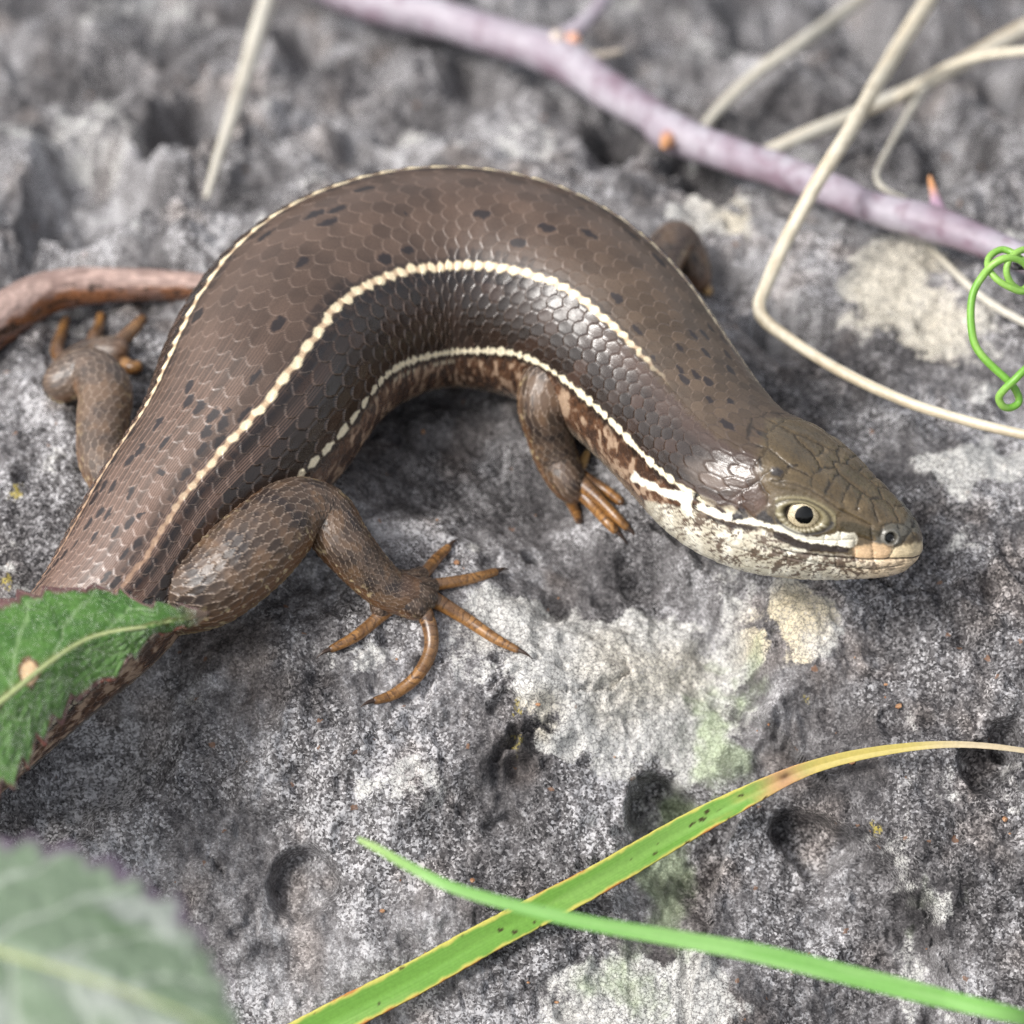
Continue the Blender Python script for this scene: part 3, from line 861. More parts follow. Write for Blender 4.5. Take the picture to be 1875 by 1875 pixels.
for pts in (Z2((1000, 1160), (1110, 1040), (1200, 1165), (1010, 1215)), Z2((1260, 1165), (1380, 1065), (1500, 1235), (1330, 1215)), Z2((1440, 640), (1500, 590), (1610, 650), (1560, 710), (1450, 700))):
    hcol = lerp3(hcol, srgb(48, 46, 48), sstep(2, -2, poly_sd(wx, wy, pts)) * 0.85)
# dark dashes on the crown plates
for pts, w in ((Z7((340, 185), (440, 180)), 3.0), (Z7((1565, 690), (1610, 800)), 3.0), (Z2((1310, 500), (1340, 640)), 3.0)):
    hcol = lerp3(hcol, srgb(36, 30, 24), sstep(w, w * 0.35, polyline_dist(wx, wy, pts)) * 0.8 * (cv < 0.6))
# plate joints: recessed dark lines
JOINTS = [Z7((190, 340), (430, 380), (560, 430), (700, 510), (850, 620), (1000, 690), (1180, 780)),
          Z7((1180, 780), (1200, 940), (1190, 980), (1210, 1120)), Z7((1280, 900), (1300, 790), (1400, 755), (1520, 775), (1595, 825), (1490, 980), (1420, 1000), (1360, 1110)),
          Z7((1020, 920), (1018, 1110)), Z7((850, 935), (845, 1000)), Z7((720, 880), (705, 960)), Z7((880, 845), (870, 935)), Z7((1060, 900), (1190, 940)),
          Z7((560, 925), (850, 935), (1020, 920)), Z7((170, 240), (100, 280), (60, 340), (120, 440)), Z7((60, 340), (-80, 420), (-250, 380)),
          Z7((640, 1075), (655, 1120)), Z7((820, 1100), (830, 1200)), Z7((1020, 1120), (1035, 1225)), Z7((1210, 1130), (1240, 1210)), Z7((340, 1050), (330, 1150)),
          Z7((0, 960), (330, 1100), (800, 1200), (1240, 1230), (1500, 1180)), Z7((-500, 900), (-200, 1010), (0, 1060)),
          Z2((1110, 870), (1110, 1040), (1240, 1170)), Z2((990, 960), (1320, 740)), Z2((1310, 700), (1350, 850), (1420, 900), (1410, 1010))]
# crown shields, laid out in head coordinates (fraction back from the snout, place around) and so alike on both sides
CROWN_L = 17.0
SHIELDS = [[(0.075, 0), (0.080, 0.12), (0.065, 0.20)], [(0.205, 0), (0.165, 0.13), (0.15, 0.22)], [(0.205, 0), (0.275, 0)], [(0.275, 0), (0.315, 0.085), (0.285, 0.16), (0.25, 0.25)],
           [(0.315, 0.085), (0.40, 0.078), (0.50, 0.062), (0.565, 0)], [(0.365, 0.082), (0.355, 0.25)], [(0.435, 0.074), (0.432, 0.25)], [(0.505, 0.060), (0.515, 0.15), (0.505, 0.25)],
           [(0.535, 0.035), (0.585, 0.10), (0.595, 0.19), (0.575, 0.25)], [(0.585, 0.10), (0.645, 0.055), (0.625, 0)], [(0.645, 0.055), (0.735, 0.030), (0.78, 0)], [(0.78, 0), (0.86, 0)],
           [(0.595, 0.19), (0.70, 0.20), (0.82, 0.165), (0.875, 0.085), (0.86, 0)], [(0.86, 0), (0.955, 0)], [(0.875, 0.085), (0.945, 0.095), (0.97, 0.05), (0.955, 0)], [(0.82, 0.165), (0.90, 0.18), (0.945, 0.095)],
           [(0.70, 0.20), (0.70, 0.29)], [(0.82, 0.165), (0.83, 0.28)]]
dist_h = A_END - cu
wl_ = np.interp(CROWN_L * np.linspace(0, 1.2, 60), (A_END - u_nodes)[::-1], W[::-1])
def lat_of(sv, vq):
    return vq * 2.6 * np.interp(sv, np.linspace(0, 1.2, 60), wl_)
crown_x = dist_h + 0.10 * fbm(CX / 6, CY / 6, 2, 331)
crown_y = lat_of(dist_h / CROWN_L, cv) + 0.06 * fbm(CX / 6 + 5, CY / 6, 2, 332)
shield = np.full(CX.shape, 1e9)
for pts in SHIELDS:
    shield = np.minimum(shield, polyline_dist(crown_x, crown_y, [(a_ * CROWN_L, float(lat_of(a_, b_))) for a_, b_ in pts]))
shield = shield / PXMM
joint = np.full(CX.shape, 1e9)
for pts in JOINTS:
    joint = np.minimum(joint, polyline_dist(CX + 0.8 * fbm(CX / 5, CY / 5, 2, 311), CY, pts))
joint = np.minimum(joint, np.where(cv < 0.32, shield, 1e9))
jm0 = (cv < 0.86)
dash = sstep(4.5, 1.2, np.where(cv < 0.32, shield, 1e9)) * sstep(0.18, 0.5, fbm(CX / 16, CY / 16, 2, 341)) * (cv < 0.30)
hcol = lerp3(hcol, srgb(38, 32, 25), dash * 0.6)
groove = sstep(2.6, 0.6, joint) * jm0
hcol = lerp3(hcol, srgb(46, 38, 30), sstep(1.7, 0.5, joint) * jm0 * (0.45 + 0.12 * (cv < 0.4)))
MOUTH = Z7((200, 1000), (350, 1045), (530, 1070), (800, 1100), (1010, 1115), (1200, 1125), (1400, 1116), (1600, 1107), (1660, 1088), (1720, 1060))
md = polyline_dist(CX, CY, MOUTH)
mouth = sstep(3.0, 0.8, md) * jm0
hcol = lerp3(hcol, srgb(44, 30, 22), sstep(1.9, 0.6, md) * jm0 * 0.9)
# nostril
NOS = Z7((1382, 908))[0]
nd = np.hypot(CX - NOS[0], CY - NOS[1])
nostril = sstep(11, 7.5, nd) * (cv < 0.75)
nring = np.exp(-((nd - 13) / 3.0) ** 2) * (cv < 0.75)
hcol = lerp3(hcol, srgb(14, 12, 12), nostril)
hcol = lerp3(hcol, srgb(120, 118, 112), nring * 0.5)
# eye opening
EYE = Z7((492, 668))[0]
ea = math.radians(14)
ex_ = ((CX - EYE[0]) * math.cos(ea) + (CY - EYE[1]) * math.sin(ea))
ey_ = (-(CX - EYE[0]) * math.sin(ea) + (CY - EYE[1]) * math.cos(ea))
er = np.sqrt((np.abs(ex_) / 37.0) ** 1.55 + ((ey_ - 1) / np.where(ey_ < 1, 20.0, 25.0)) ** 2)
eyeok = (cv < 0.66) & (CX > 1420) & (CX < 1530)
lid = np.where(eyeok, np.exp(-((er - 1.12) / 0.16) ** 2), 0)
lid2 = np.where(eyeok, np.exp(-((er - 1.50) / 0.09) ** 2), 0)
sock = np.where(eyeok, 1 - sstep(0.82, 1.05, er), 0)
around = np.where(eyeok, 1 - sstep(1.5, 1.9, er), 0)
hcol = lerp3(hcol, srgb(104, 96, 70), around * 0.75 * (ey_ < 14))
ang = np.arctan2(ey_, ex_)
hcol = lerp3(hcol, srgb(150, 140, 108), lid * 0.6)
hcol = lerp3(hcol, srgb(206, 198, 172), lid * (ey_ > 4) * 0.7 * sstep(-0.3, 0.6, np.cos(ang * 26) + 0.5 * fbm(ang * 6, ang * 0, 2, 9)))
hcol = lerp3(hcol, srgb(58, 50, 34), np.where(eyeok, np.exp(-((er - 1.32) / 0.07) ** 2), 0) * (ey_ < 4) * 0.8)
hcol = lerp3(hcol, srgb(164, 152, 118), lid2 * 0.45 * (ey_ < 6))
hcol = lerp3(hcol, srgb(52, 50, 50), np.where(eyeok, np.exp(-((er - 1.38) / 0.10) ** 2), 0) * (ey_ > 0) * 0.9)
hcol = lerp3(hcol, srgb(30, 26, 22), sock * 0.9)

# ---- relief
dsp = np.maximum(sw, 0.9 * onhead) * (0.10 * np.exp(-tq / 0.45) - 0.03 - 0.04 * sstep(0.36, 0.5, np.abs(qq)) + 0.012 * keel * (ab < LAT))
dsp = dsp * np.where(ab < DL, 0.55 + 0.45 * np.maximum(tailness, front), np.where(ab < LAT, 1.5, 0.8))
scale_on = np.where(cv < 0.66, 1 - sstep(1372, 1396, CX + 0.25 * (CY - 860)), 1 - sstep(1520, 1600, CX))
dh = dsp[hs_] * scale_on
pl = sstep(-45, 45, (CX - 1385) * 0.93 + (CY - 860) * 0.2) * (cv < 0.62) * 0.15 * (1 - np.exp(-joint / 5.0))
dh += pl - 0.05 * groove * jm0 - 0.13 * mouth + 0.05 * np.exp(-((md - 8) / 6) ** 2) * jm0 - 0.45 * nostril + 0.14 * nring
dh += 0.17 * lid + 0.07 * lid2 - 0.55 * sock
brow = polyline_dist(CX, CY, Z7((190, 330), (430, 370), (560, 420), (700, 500), (850, 610)))
dh += 0.30 * np.exp(-(brow / 10) ** 2) * jm0 * (CY < 945)
dh += hd * 0.02 * fbm(CX / 3, CY / 3, 2, 322)
tip = sstep(0.0, 0.5, (A_END - u_nodes[hs_]))[:, None]
dsp = dsp.copy()
dsp[hs_] = dh * tip
# ear opening
for pts in (Z2((540, 890), (600, 900), (625, 920), (560, 960), (545, 930)),):
    dsp[hs_] -= 0.5 * sstep(2, -3, poly_sd(CX, CY, pts)) * (cv < .8)
col = col.copy()
col[hs_] = hcol
P1 = P0 + N0 * dsp[..., None]

BV, BF, BC = [], [], []
BR = []
def add_grid(P, colr, wrap=True, rough=None):
    off = sum(len(v) for v in BV)
    nu, nv = P.shape[:2]
    f = grid_faces(nu, nv, wrap) + off
    BV.append(P.reshape(-1, 3)); BC.append(np.clip(colr, 0, 1).reshape(-1, 3)); BF.append(f)
    BR.append(np.full(nu * nv, 0.0) if rough is None else rough.reshape(-1))
rough_b0 = np.clip(0.22 + 0.20 * (ab < DL) + 0.1 * fbm(UU / 3, BB / 3, 2, 95), 0.2, 0.7)
rough_b = rough_b0.copy()
rough_b[hs_] = rough_b[hs_] * (1 - crown_m) + 0.30 * crown_m
add_grid(P1, col, True, rough_b)

# ------------------------------------------------------------------ limbs and toes (same mesh as the trunk)
def limb_nodes(nodes):
    out = []
    for n in nodes:
        px, py, r = n[:3]
        lift = n[3] if len(n) > 3 else 0.0
        p = rock_at(px, py, 0.9 * r * PXMM + lift)
        k = ((p - CAM) @ VIEW) / DIST
        out.append((*p, r * PXMM * k))
    return np.array(out)

def tube(nodes, step, nv, roundend=True, roundstart=False, ref=(0, 0, 1.0)):
    nodes = np.asarray(nodes, float)
    t = np.linspace(0, len(nodes) - 1, 60 * len(nodes))
    d = spline(nodes, t)
    a = np.concatenate([[0], np.cumsum(np.linalg.norm(np.diff(d[:, :3], axis=0), axis=1))])
    L = a[-1]
    u = np.linspace(0, L, max(int(L / step), 6))
    if roundend:
        re = min(d[-1, 3] * 1.0, L * 0.3)
        u = np.concatenate([u[u < L - re], L - re * (1 - np.linspace(0, 1, 9)) ** 1.6])
    q = np.column_stack([np.interp(u, a, d[:, i]) for i in range(d.shape[1])])
    r = q[:, 3].copy()
    if roundend:
        f = np.clip((L - u) / re, 0, 1)
        r *= np.sqrt(np.clip(1 - (1 - f) ** 2, 0.0004, 1))
    if roundstart:
        f = np.clip(u / min(d[0, 3], L * .3), 0, 1)
        r *= np.sqrt(np.clip(1 - (1 - f) ** 2, 0.0004, 1))
    Cc = q[:, :3]
    Tt, Rr, Uu = frames(Cc, np.zeros(len(Cc)), ref)
    v = np.linspace(-1, 1, nv + 1)[:-1]
    P = Cc[:, None] + r[:, None, None] * (np.sin(np.pi * v)[None, :, None] * Rr[:, None] + np.cos(np.pi * v)[None, :, None] * Uu[:, None])
    return P, u, v, r, L, Cc, Tt, Rr, Uu

def limb(nodes, ncol, seed, step=0.1, nv=150, fade_to_toe=True, hazy=0.0):
    P, u, v, r, L, Cc, Tt, Rr, Uu = tube(limb_nodes(nodes), step, nv, ref=(0, -0.38, 0.92))
    N = grid_normals(P, True)
    rr = np.maximum(r, 0.4)
    pit = np.clip(rr * 2 * np.pi / ncol * 1.15, 0.25, 1.0)
    rg = np.concatenate([[0], np.cumsum(np.diff(u) / ((pit[1:] + pit[:-1]) / 2))])
    x = rg[:, None] + np.zeros((1, nv))
    b = np.broadcast_to(v[None] * ncol / 2, x.shape)
    x = x + 0.25 * fbm(x / 3, b / 3, 2, seed)
    b2 = b + 0.3 * fbm(x / 4 + 7, b / 4, 2, seed + 1)
    k, j, q, t = scales(x, b2, 0.6)
    j = np.mod(j, ncol)
    h = hash2(k, j, seed)
    U = np.broadcast_to(u[:, None], x.shape)
    VVv = np.broadcast_to(v[None], x.shape)
    c = np.broadcast_to(srgb(76, 61, 50), P.shape) * (0.55 + 0.8 * h)[..., None]
    bl = fbm(U / 1.6, VVv * 4, 3, seed + 3)
    c = lerp3(c, srgb(40, 32, 30), sstep(0.1, 0.6, bl) * 0.85)
    c = lerp3(c, srgb(120, 92, 66), sstep(0.25, 0.7, -bl) * 0.4)
    under = sstep(0.42, 0.62, np.abs(VVv) + 0.06 * bl)
    c = lerp3(c, srgb(112, 76, 42), sstep(0.28, 0.45, np.abs(VVv) + 0.08 * bl) * 0.75)
    c = lerp3(c, srgb(186, 166, 122), sstep(0.52, 0.70, np.abs(VVv) + 0.05 * bl))
    sp = fbm(U / 0.35, VVv * 14, 2, seed + 5)
    c = lerp3(c, srgb(44, 34, 28), sstep(0.2, 0.6, sp) * 0.7 * under)
    c = lerp3(c, srgb(226, 206, 160), sstep(0.62, 0.8, sp) * 0.5 * sstep(.2, .4, np.abs(VVv)))
    e = (1 - sstep(0.05, 0.16, t)) + 0.5 * (1 - sstep(0.04, 0.1, 0.5 - np.abs(q)))
    c = lerp3(c, srgb(170, 152, 136), np.clip(e, 0, 1) * 0.62 * (1 - under * .7))
    if fade_to_toe:
        c = lerp3(c, srgb(128, 92, 66), sstep(L * 0.86, L, U) * 0.6)
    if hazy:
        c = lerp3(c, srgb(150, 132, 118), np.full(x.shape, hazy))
    d = np.clip(r / 3, 0.25, 1)[:, None] * (0.11 * np.exp(-t / 0.45) - 0.04 - 0.03 * sstep(0.36, 0.5, np.abs(q)))
    add_grid(P + N * d[..., None], c, True, np.full(x.shape, 0.40))
    return Cc

CLAWS = []
def toe(nodes, seed, bandl=0.62, pale=0.0, claw=1.2):
    nn = limb_nodes(nodes)
    gx_ = (nn[:, :1] + np.array([[-0.4, 0.0, 0.4]])).ravel()
    g_ = rock_h(gx_, np.repeat(nn[:, 1], 3)).reshape(-1, 3).max(1)
    nn[:, 2] = np.maximum(nn[:, 2], g_ + 0.72 * nn[:, 3])          # the toe lies on the grain, not in it
    P, u, v, r, L, Cc, Tt, Rr, Uu = tube(nn, 0.07, 40)
    N = grid_normals(P, True)
    U = np.broadcast_to(u[:, None], P.shape[:2])
    Vv = np.broadcast_to(v[None], P.shape[:2])
    ph = U / bandl + 0.55 * fbm(U / 0.9, Vv * 2.0, 3, seed)
    f = np.mod(ph, 1.0)
    h = hash2(np.floor(ph), ph * 0 + seed, 3)
    c = np.broadcast_to(srgb(146, 106, 62), P.shape) * (0.7 + 0.5 * h)[..., None]
    c = lerp3(c, srgb(104, 82, 66), (1 - sstep(L * 0.15, L * 0.7, U)) * sstep(0.5, 0.2, np.abs(Vv)) * 0.9)
    c = lerp3(c, srgb(92, 62, 38), sstep(0.0, 0.6, fbm(U / 0.7, Vv * 4, 3, seed + 30)) * 0.6)
    c = lerp3(c, srgb(62, 40, 26), sstep(0.62, 0.84, f) * (0.15 + 0.8 * h) * sstep(0.55, 0.35, np.abs(Vv)))
    c = lerp3(c, srgb(178, 136, 86), sstep(0.22, 0.05, f) * 0.45 * h)
    c = lerp3(c, srgb(158, 108, 52), sstep(0.35, 0.55, np.abs(Vv)) * 0.6)
    c = lerp3(c, srgb(74, 52, 36), sstep(L - 0.5, L - 0.1, U) * 0.8)
    if pale:
        c = lerp3(c, srgb(216, 178, 120), np.full(U.shape, pale))
    d = (0.006 * np.sin(np.pi * np.clip(f, 0, 1)) ** 0.6 - 0.012) * np.clip(r / 0.6, 0.3, 1)[:, None]
    add_grid(P + N * d[..., None], c, True, np.full(U.shape, 0.30))
    if claw:
        CLAWS.append((Cc[-1], Tt[-3], nn[-1, 3], claw))

# near hind leg
limb([(310, 1100, 66, 4.5), (385, 1072, 76, 4.8), (462, 1008, 80, 5.2), (532, 945, 70, 5.4), (590, 945, 58, 5.0), (630, 995, 50, 3.4), (674, 1046, 44, 1.4), (712, 1080, 40, 0.4), (740, 1088, 38, 0.0), (762, 1088, 30, -0.1), (782, 1088, 16, -0.1)], 28, 400, 0.085, 190)
for fan in ([(706, 1078, 34, .3), (700, 1106, 25, .1), (688, 1130, 15, 0)], [(725, 1088, 34, .2), (754, 1106, 30, .1), (780, 1128, 19, 0)], [(730, 1086, 34, .2), (766, 1091, 29, .1), (800, 1103, 18, 0)],
            [(728, 1080, 30, .2), (766, 1077, 24, .1), (802, 1073, 13, 0)], [(722, 1070, 28, .3), (754, 1061, 20, .1), (780, 1046, 12, 0)]):
    limb(fan, 16, 415, 0.09, 70)
toe([(742, 1078, 14.0), (772, 1054, 11.7), (800, 1024, 10.1), (824, 1002, 7.0)], 1)
toe([(750, 1085, 15.6), (800, 1073, 11.7), (860, 1064, 10.1), (912, 1052, 7.0)], 2)
toe([(748, 1085, 22.1), (795, 1099, 15.6), (850, 1131, 12.5), (905, 1168, 10.1), (952, 1196, 6.2)], 3)
toe([(742, 1098, 22.9), (778, 1128, 15.6), (790, 1180, 13.3), (768, 1232, 12.5), (725, 1270, 10.9), (682, 1296, 7.0)], 4)
toe([(725, 1108, 18.7), (690, 1134, 12.5), (650, 1168, 10.9), (602, 1198, 7.0)], 5)
# near fore leg
limb([(1060, 665, 46, 6.0), (1010, 695, 52, 5.6), (996, 740, 49, 4.6), (1004, 792, 42, 2.8), (1020, 840, 40, 1.0), (1042, 884, 34, 0.3), (1062, 905, 24, 0)], 19, 430, 0.1, 130)
toe([(1035, 875, 15.6, .4), (1042, 908, 11.7, .3), (1055, 940, 9.4, .1), (1061, 958, 6.2)], 6, claw=0.8)
toe([(1050, 885, 18.7, .5), (1085, 925, 10.9, .4), (1112, 956, 9.4, .2), (1131, 980, 7.0)], 7)
toe([(1058, 880, 18.7, .8), (1095, 912, 10.9, .8), (1130, 948, 9.4, .4), (1152, 972, 7.0)], 8)
toe([(1060, 872, 15.6, .5), (1100, 892, 10.1, .3), (1128, 914, 9.4, .1), (1140, 930, 6.2)], 9, claw=0)
toe([(1055, 868, 11.7, .4), (1068, 845, 9.4, .5), (1077, 824, 5.5, .9)], 10, pale=0.5, claw=0)
# far hind leg
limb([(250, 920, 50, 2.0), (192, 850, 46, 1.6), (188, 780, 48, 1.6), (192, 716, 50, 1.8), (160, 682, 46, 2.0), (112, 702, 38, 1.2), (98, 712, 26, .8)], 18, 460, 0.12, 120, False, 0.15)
limb([(110, 705, 34, 0.4), (135, 672, 34, 0), (175, 650, 32, 0), (215, 645, 28, 0), (235, 650, 16, 0)], 14, 480, 0.14, 80)
toe([(118, 668, 14), (104, 640, 12), (113, 610, 10), (121, 582, 8)], 11, claw=0)
toe([(165, 650, 14), (172, 620, 12), (180, 600, 10), (186, 578, 8)], 12, claw=0)
toe([(205, 645, 14), (222, 625, 13), (242, 605, 12), (263, 583, 9)], 13, claw=0)
toe([(220, 660, 14), (240, 674, 13), (262, 670, 10)], 14, claw=0)
# far fore leg
limb([(1195, 520, 34, 3.2), (1215, 470, 38, 2.6), (1240, 440, 36, 2.2), (1262, 470, 33, 1.4), (1278, 510, 26, .5), (1288, 530, 16, 0)], 12, 500, 0.14, 90)
toe([(1280, 520, 14), (1292, 532, 11), (1300, 545, 7)], 15, pale=0.6, claw=0)

skink = thing('skink', 'brown striped skink with orange toes curled on the rock', 'skink')
t = NT('skink_skin')
v = t.coords()
c = t.attr('tint')
c = t.mix(1.0, c, t.ramp(t.noise(v, 7.0, 3, 0.6), [(0.25, 0.78), (0.75, 1.18)]), 'MULTIPLY')
nrm = t.bump(t.noise(v, 9.0, 3, 0.6), 0.03, 0.5)
SKIN = t.out(color=c, rough=t.math('ADD', t.attr('gloss', 'Fac'), t.math('MULTIPLY', t.math('SUBTRACT', t.noise(v, 3.0, 3, 0.6), 0.5), 0.25)), normal=nrm, spec=0.65)
mesh_object('body', np.concatenate(BV), np.concatenate(BF), SKIN, skink, {'tint': np.concatenate(BC), 'gloss': np.concatenate(BR)})

# claws
t = NT('claw_horn')
HORN = t.out(color=tuple(srgb(58, 44, 36)), rough=0.3, spec=0.5)
for p, d, r, ln in CLAWS:
    d = d / np.linalg.norm(d)
    up = np.array([0, 0, 1.0])
    nodes = [(*(p - d * 0.25 + up * 0.04), r * 0.75), (*(p + d * 0.35 * ln + up * 0.10), r * 0.5), (*(p + d * 0.75 * ln + up * 0.0), r * 0.26), (*(p + d * 1.05 * ln - up * 0.18), 0.03)]
    Pc, *_ = tube(nodes, 0.08, 14, True)
    mesh_object('claw', Pc.reshape(-1, 3), grid_faces(Pc.shape[0], 14, True), HORN, skink)

# eyes: globe, iris ring, pupil
t = NT('eye_globe')
GLOBE = t.out(color=tuple(srgb(60, 52, 44)), rough=0.12, spec=0.5)
t = NT('iris')
v = t.coords()
IRIS = t.out(color=t.ramp(t.noise(v, 9.0, 4, 0.7), [(0.30, tuple(srgb(120, 104, 80))), (0.5, tuple(srgb(196, 182, 150))), (0.7, tuple(srgb(226, 214, 186)))]), rough=0.12, spec=0.5, Coat_Weight=0.6, Coat_Roughness=0.05)
t = NT('pupil')
PUP = t.out(color=(0.004, 0.004, 0.004), rough=0.08, spec=0.4)
def cap(center, n, r, a0, a1, name, mat, parent):
    n = n / np.linalg.norm(n)
    e1 = np.cross(n, [0, 0, 1.0]); e1 /= np.linalg.norm(e1)
    e2 = np.cross(n, e1)
    al = np.linspace(a1, max(a0, 1e-3), 24)
    ph = np.linspace(0, 2 * np.pi, 49)[:-1]
    wobble = 1 + 0.03 * np.sin(3 * ph + 1) + 0.02 * np.sin(7 * ph)
    Pp = center + r * (np.cos(al)[:, None, None] * n + np.sin(al)[:, None, None] * (np.cos(ph)[None, :, None] * e1 + np.sin(ph)[None, :, None] * e2) * wobble[None, :, None])
    return mesh_object(name, Pp.reshape(-1, 3), grid_faces(24, 48, True)[:, ::-1], mat, parent)
hi = np.argmin(np.where((cv < 0.62) & (V_AROUND[None] > 0), np.hypot(CX - EYE[0], CY - EYE[1]), 1e9))
hi, hj = np.unravel_index(hi, CX.shape)
hi += h0
ve = V_AROUND[hj]
ER = 42 * PXMM
for sgn in (1, -1):
    Pq = surface(np.array([sgn * ve - 0.01, sgn * ve, sgn * ve + 0.01]))
    nq = grid_normals(Pq, False)[hi, 1]
    pq = Pq[hi, 1]
    fwd = T[hi]
    gaze = nq + 0.10 * fwd
    cen = pq - nq * (ER * 0.87)
    eye = cap(cen, gaze, ER, 0.0, math.pi * 0.6, 'eye', GLOBE, skink)
    cap(cen, gaze, ER + 0.012, 0.40, 0.72, 'iris', IRIS, eye)
    cap(cen, gaze, ER + 0.016, 0.0, 0.40, 'pupil', PUP, eye)
print('eye normal', nq, 've', ve, 'verts', sum(len(x) for x in BV))
# ------------------------------------------------------------------ plants around the skink
def lifted(nodes):
    """(px, py, radius in picture units, height above the rock under it) -> world nodes"""
    out = []
    for px, py, r, lift in nodes:
        p = rock_at(px, py, lift, True)
        k = ((p - CAM) @ VIEW) / DIST
        out.append((*p, r * PXMM * k))
    return np.array(out)

def stem_mesh(name, nodes, mat, parent=None, nv=20, step=0.35, wob=0.03, seed=1, groove=0.0, tintf=None, start=True):
    P, u, v, r, L, Cc, Tt, Rr, Uu = tube(nodes, step, nv, True, start)
    N = grid_normals(P, True)
    U = np.broadcast_to(u[:, None], P.shape[:2])
    Vv = np.broadcast_to(v[None], P.shape[:2])
    d = r[:, None] * (wob * fbm(U / 3.0, Vv * 2, 3, seed) + groove * np.cos(Vv * np.pi * 9 + fbm(U / 8, Vv, 2, seed + 2)))
    P = P + N * d[..., None]
    c = tintf(U, Vv, L)
    return mesh_object(name, P.reshape(-1, 3), grid_faces(P.shape[0], nv, True), mat, parent, {'tint': np.clip(c, 0, 1).reshape(-1, 3)})

def tint_material(name, rough, spec=0.4, nscale=3.0, amt=(0.8, 1.15), bump=0.02, trans=0.0, **kw):
    t = NT(name)
    v = t.coords()
    c = t.mix(1.0, t.attr('tint'), t.ramp(t.noise(v, nscale, 4, 0.65), [(0.25, amt[0]), (0.75, amt[1])]), 'MULTIPLY')
    m = t.out(color=c, rough=rough, spec=spec, normal=t.bump(t.noise(v, nscale * 2.2, 3, 0.6), bump, 0.6), **kw)
    if trans:
        tr = t.node('ShaderNodeBsdfTranslucent')
        t.link(c, tr.inputs['Color'])
        mx = t.node('ShaderNodeMixShader')
        mx.inputs[0].default_value = trans
        t.link(t.b.outputs[0], mx.inputs[1])
        t.link(tr.outputs[0], mx.inputs[2])
        t.link(mx.outputs[0], t.n['Material Output'].inputs['Surface'])
    return m

STRAW = tint_material('dry_straw', 0.55, 0.4, 2.0, (0.82, 1.1))
def straw_tint(base, dark, seed):
    def f(U, V, L):
        c = np.broadcast_to(np.asarray(base), U.shape + (3,))
        c = lerp3(c, dark, sstep(0.0, 0.7, fbm(U / 14, V * 6, 3, seed)) * 0.7)
        return lerp3(c, np.asarray(dark) * 0.7, sstep(0.35, 0.8, fbm(U / 1.2, V * 3, 2, seed + 4)) * 0.35)
    return f
S_PALE, S_DARK = srgb(220, 211, 190), srgb(186, 168, 138)
S_GREY, S_GREYD = srgb(202, 197, 184), srgb(168, 158, 140)

def straw(name, label, cat, nodes, base, dark, seed, group='dry grass stems over the rock', nv=18):
    o = stem_mesh(name, lifted(nodes), STRAW, None, nv, 0.4, 0.05, seed, 0.03, straw_tint(base, dark, seed))
    o['kind'] = 'thing'
    return tag(o, label, cat, group)

straw('dry_straw', 'pale dry grass stem ending bluntly on the pitted rock, away from the twig', 'straw',
      [(520, -90, 16.6, 9), (486, 10, 15.9, 7.5), (462, 90, 15.1, 6.5), (430, 195, 12.9, 4.5), (398, 295, 9.8, 2.4), (378, 362, 6.0, 0.8)], S_GREY, S_GREYD, 601)
straw('dry_straw', 'cream dry stem bent sharply to a corner, crossing over the purple twig', 'straw',
      [(1760, -100, 15.1, 15), (1690, 15, 14.8, 14), (1630, 110, 14.4, 13.2), (1560, 232, 14.0, 12.4), (1490, 345, 13.6, 11.5), (1437, 445, 12.9, 9), (1402, 525, 12.1, 6.6), (1390, 560, 12.4, 5.6), (1402, 588, 11.8, 5.4),
       (1450, 624, 11.0, 5.8), (1540, 680, 10.6, 6.5), (1650, 732, 10.2, 7), (1760, 768, 9.8, 7), (1880, 797, 9.4, 7), (2050, 830, 9.1, 5), (2200, 860, 9.1, 1)], S_PALE, S_DARK, 603)
straw('dry_straw', 'short straight straw slanting up from behind the purple twig', 'straw',
      [(1640, -60, 12.9, 8), (1560, 10, 12.4, 7), (1470, 75, 12.1, 5.5), (1390, 130, 11.3, 4), (1320, 195, 10.6, 2.5), (1280, 245, 9.1, 1.5)], S_GREY, S_GREYD, 605)
straw('dry_straw', 'thick dry straw running from behind the twig under the bent cream stem', 'straw',
      [(2010, -10, 16.6, 10), (1890, 45, 15.9, 8), (1790, 100, 15.1, 7), (1690, 155, 14.4, 6), (1570, 208, 13.6, 5), (1470, 248, 12.9, 4), (1390, 285, 11.3, 2.5)], S_GREY, S_DARK, 607)
straw('dry_straw', 'thin straw splitting off the thick dry straw in a shallow curve', 'straw',
      [(2010, 80, 6.8, 12), (1890, 92, 7.6, 11), (1800, 102, 8.0, 10), (1730, 124, 7.6, 9), (1680, 155, 6.8, 8), (1640, 180, 6.0, 7.2)], S_PALE, S_DARK, 609)
straw('dry_straw', 'hair-thin drooping straw hanging below the thick straw towards the thorn', 'straw',
      [(1700, 148, 6.8, 6.8), (1665, 205, 6.5, 6), (1625, 275, 5.7, 5), (1605, 320, 5.3, 4.4), (1618, 345, 5.3, 4), (1660, 366, 4.5, 3)], S_GREY, S_GREYD, 611, nv=12)
straw('dry_straw', 'faint thin straw lying low behind the green tendril', 'straw',
      [(1690, 440, 6.0, 0.6), (1740, 490, 6.8, 1), (1800, 545, 7.6, 1.5), (1880, 592, 7.6, 2), (1990, 640, 7.6, 1)], S_GREY, S_GREYD, 613, nv=12)

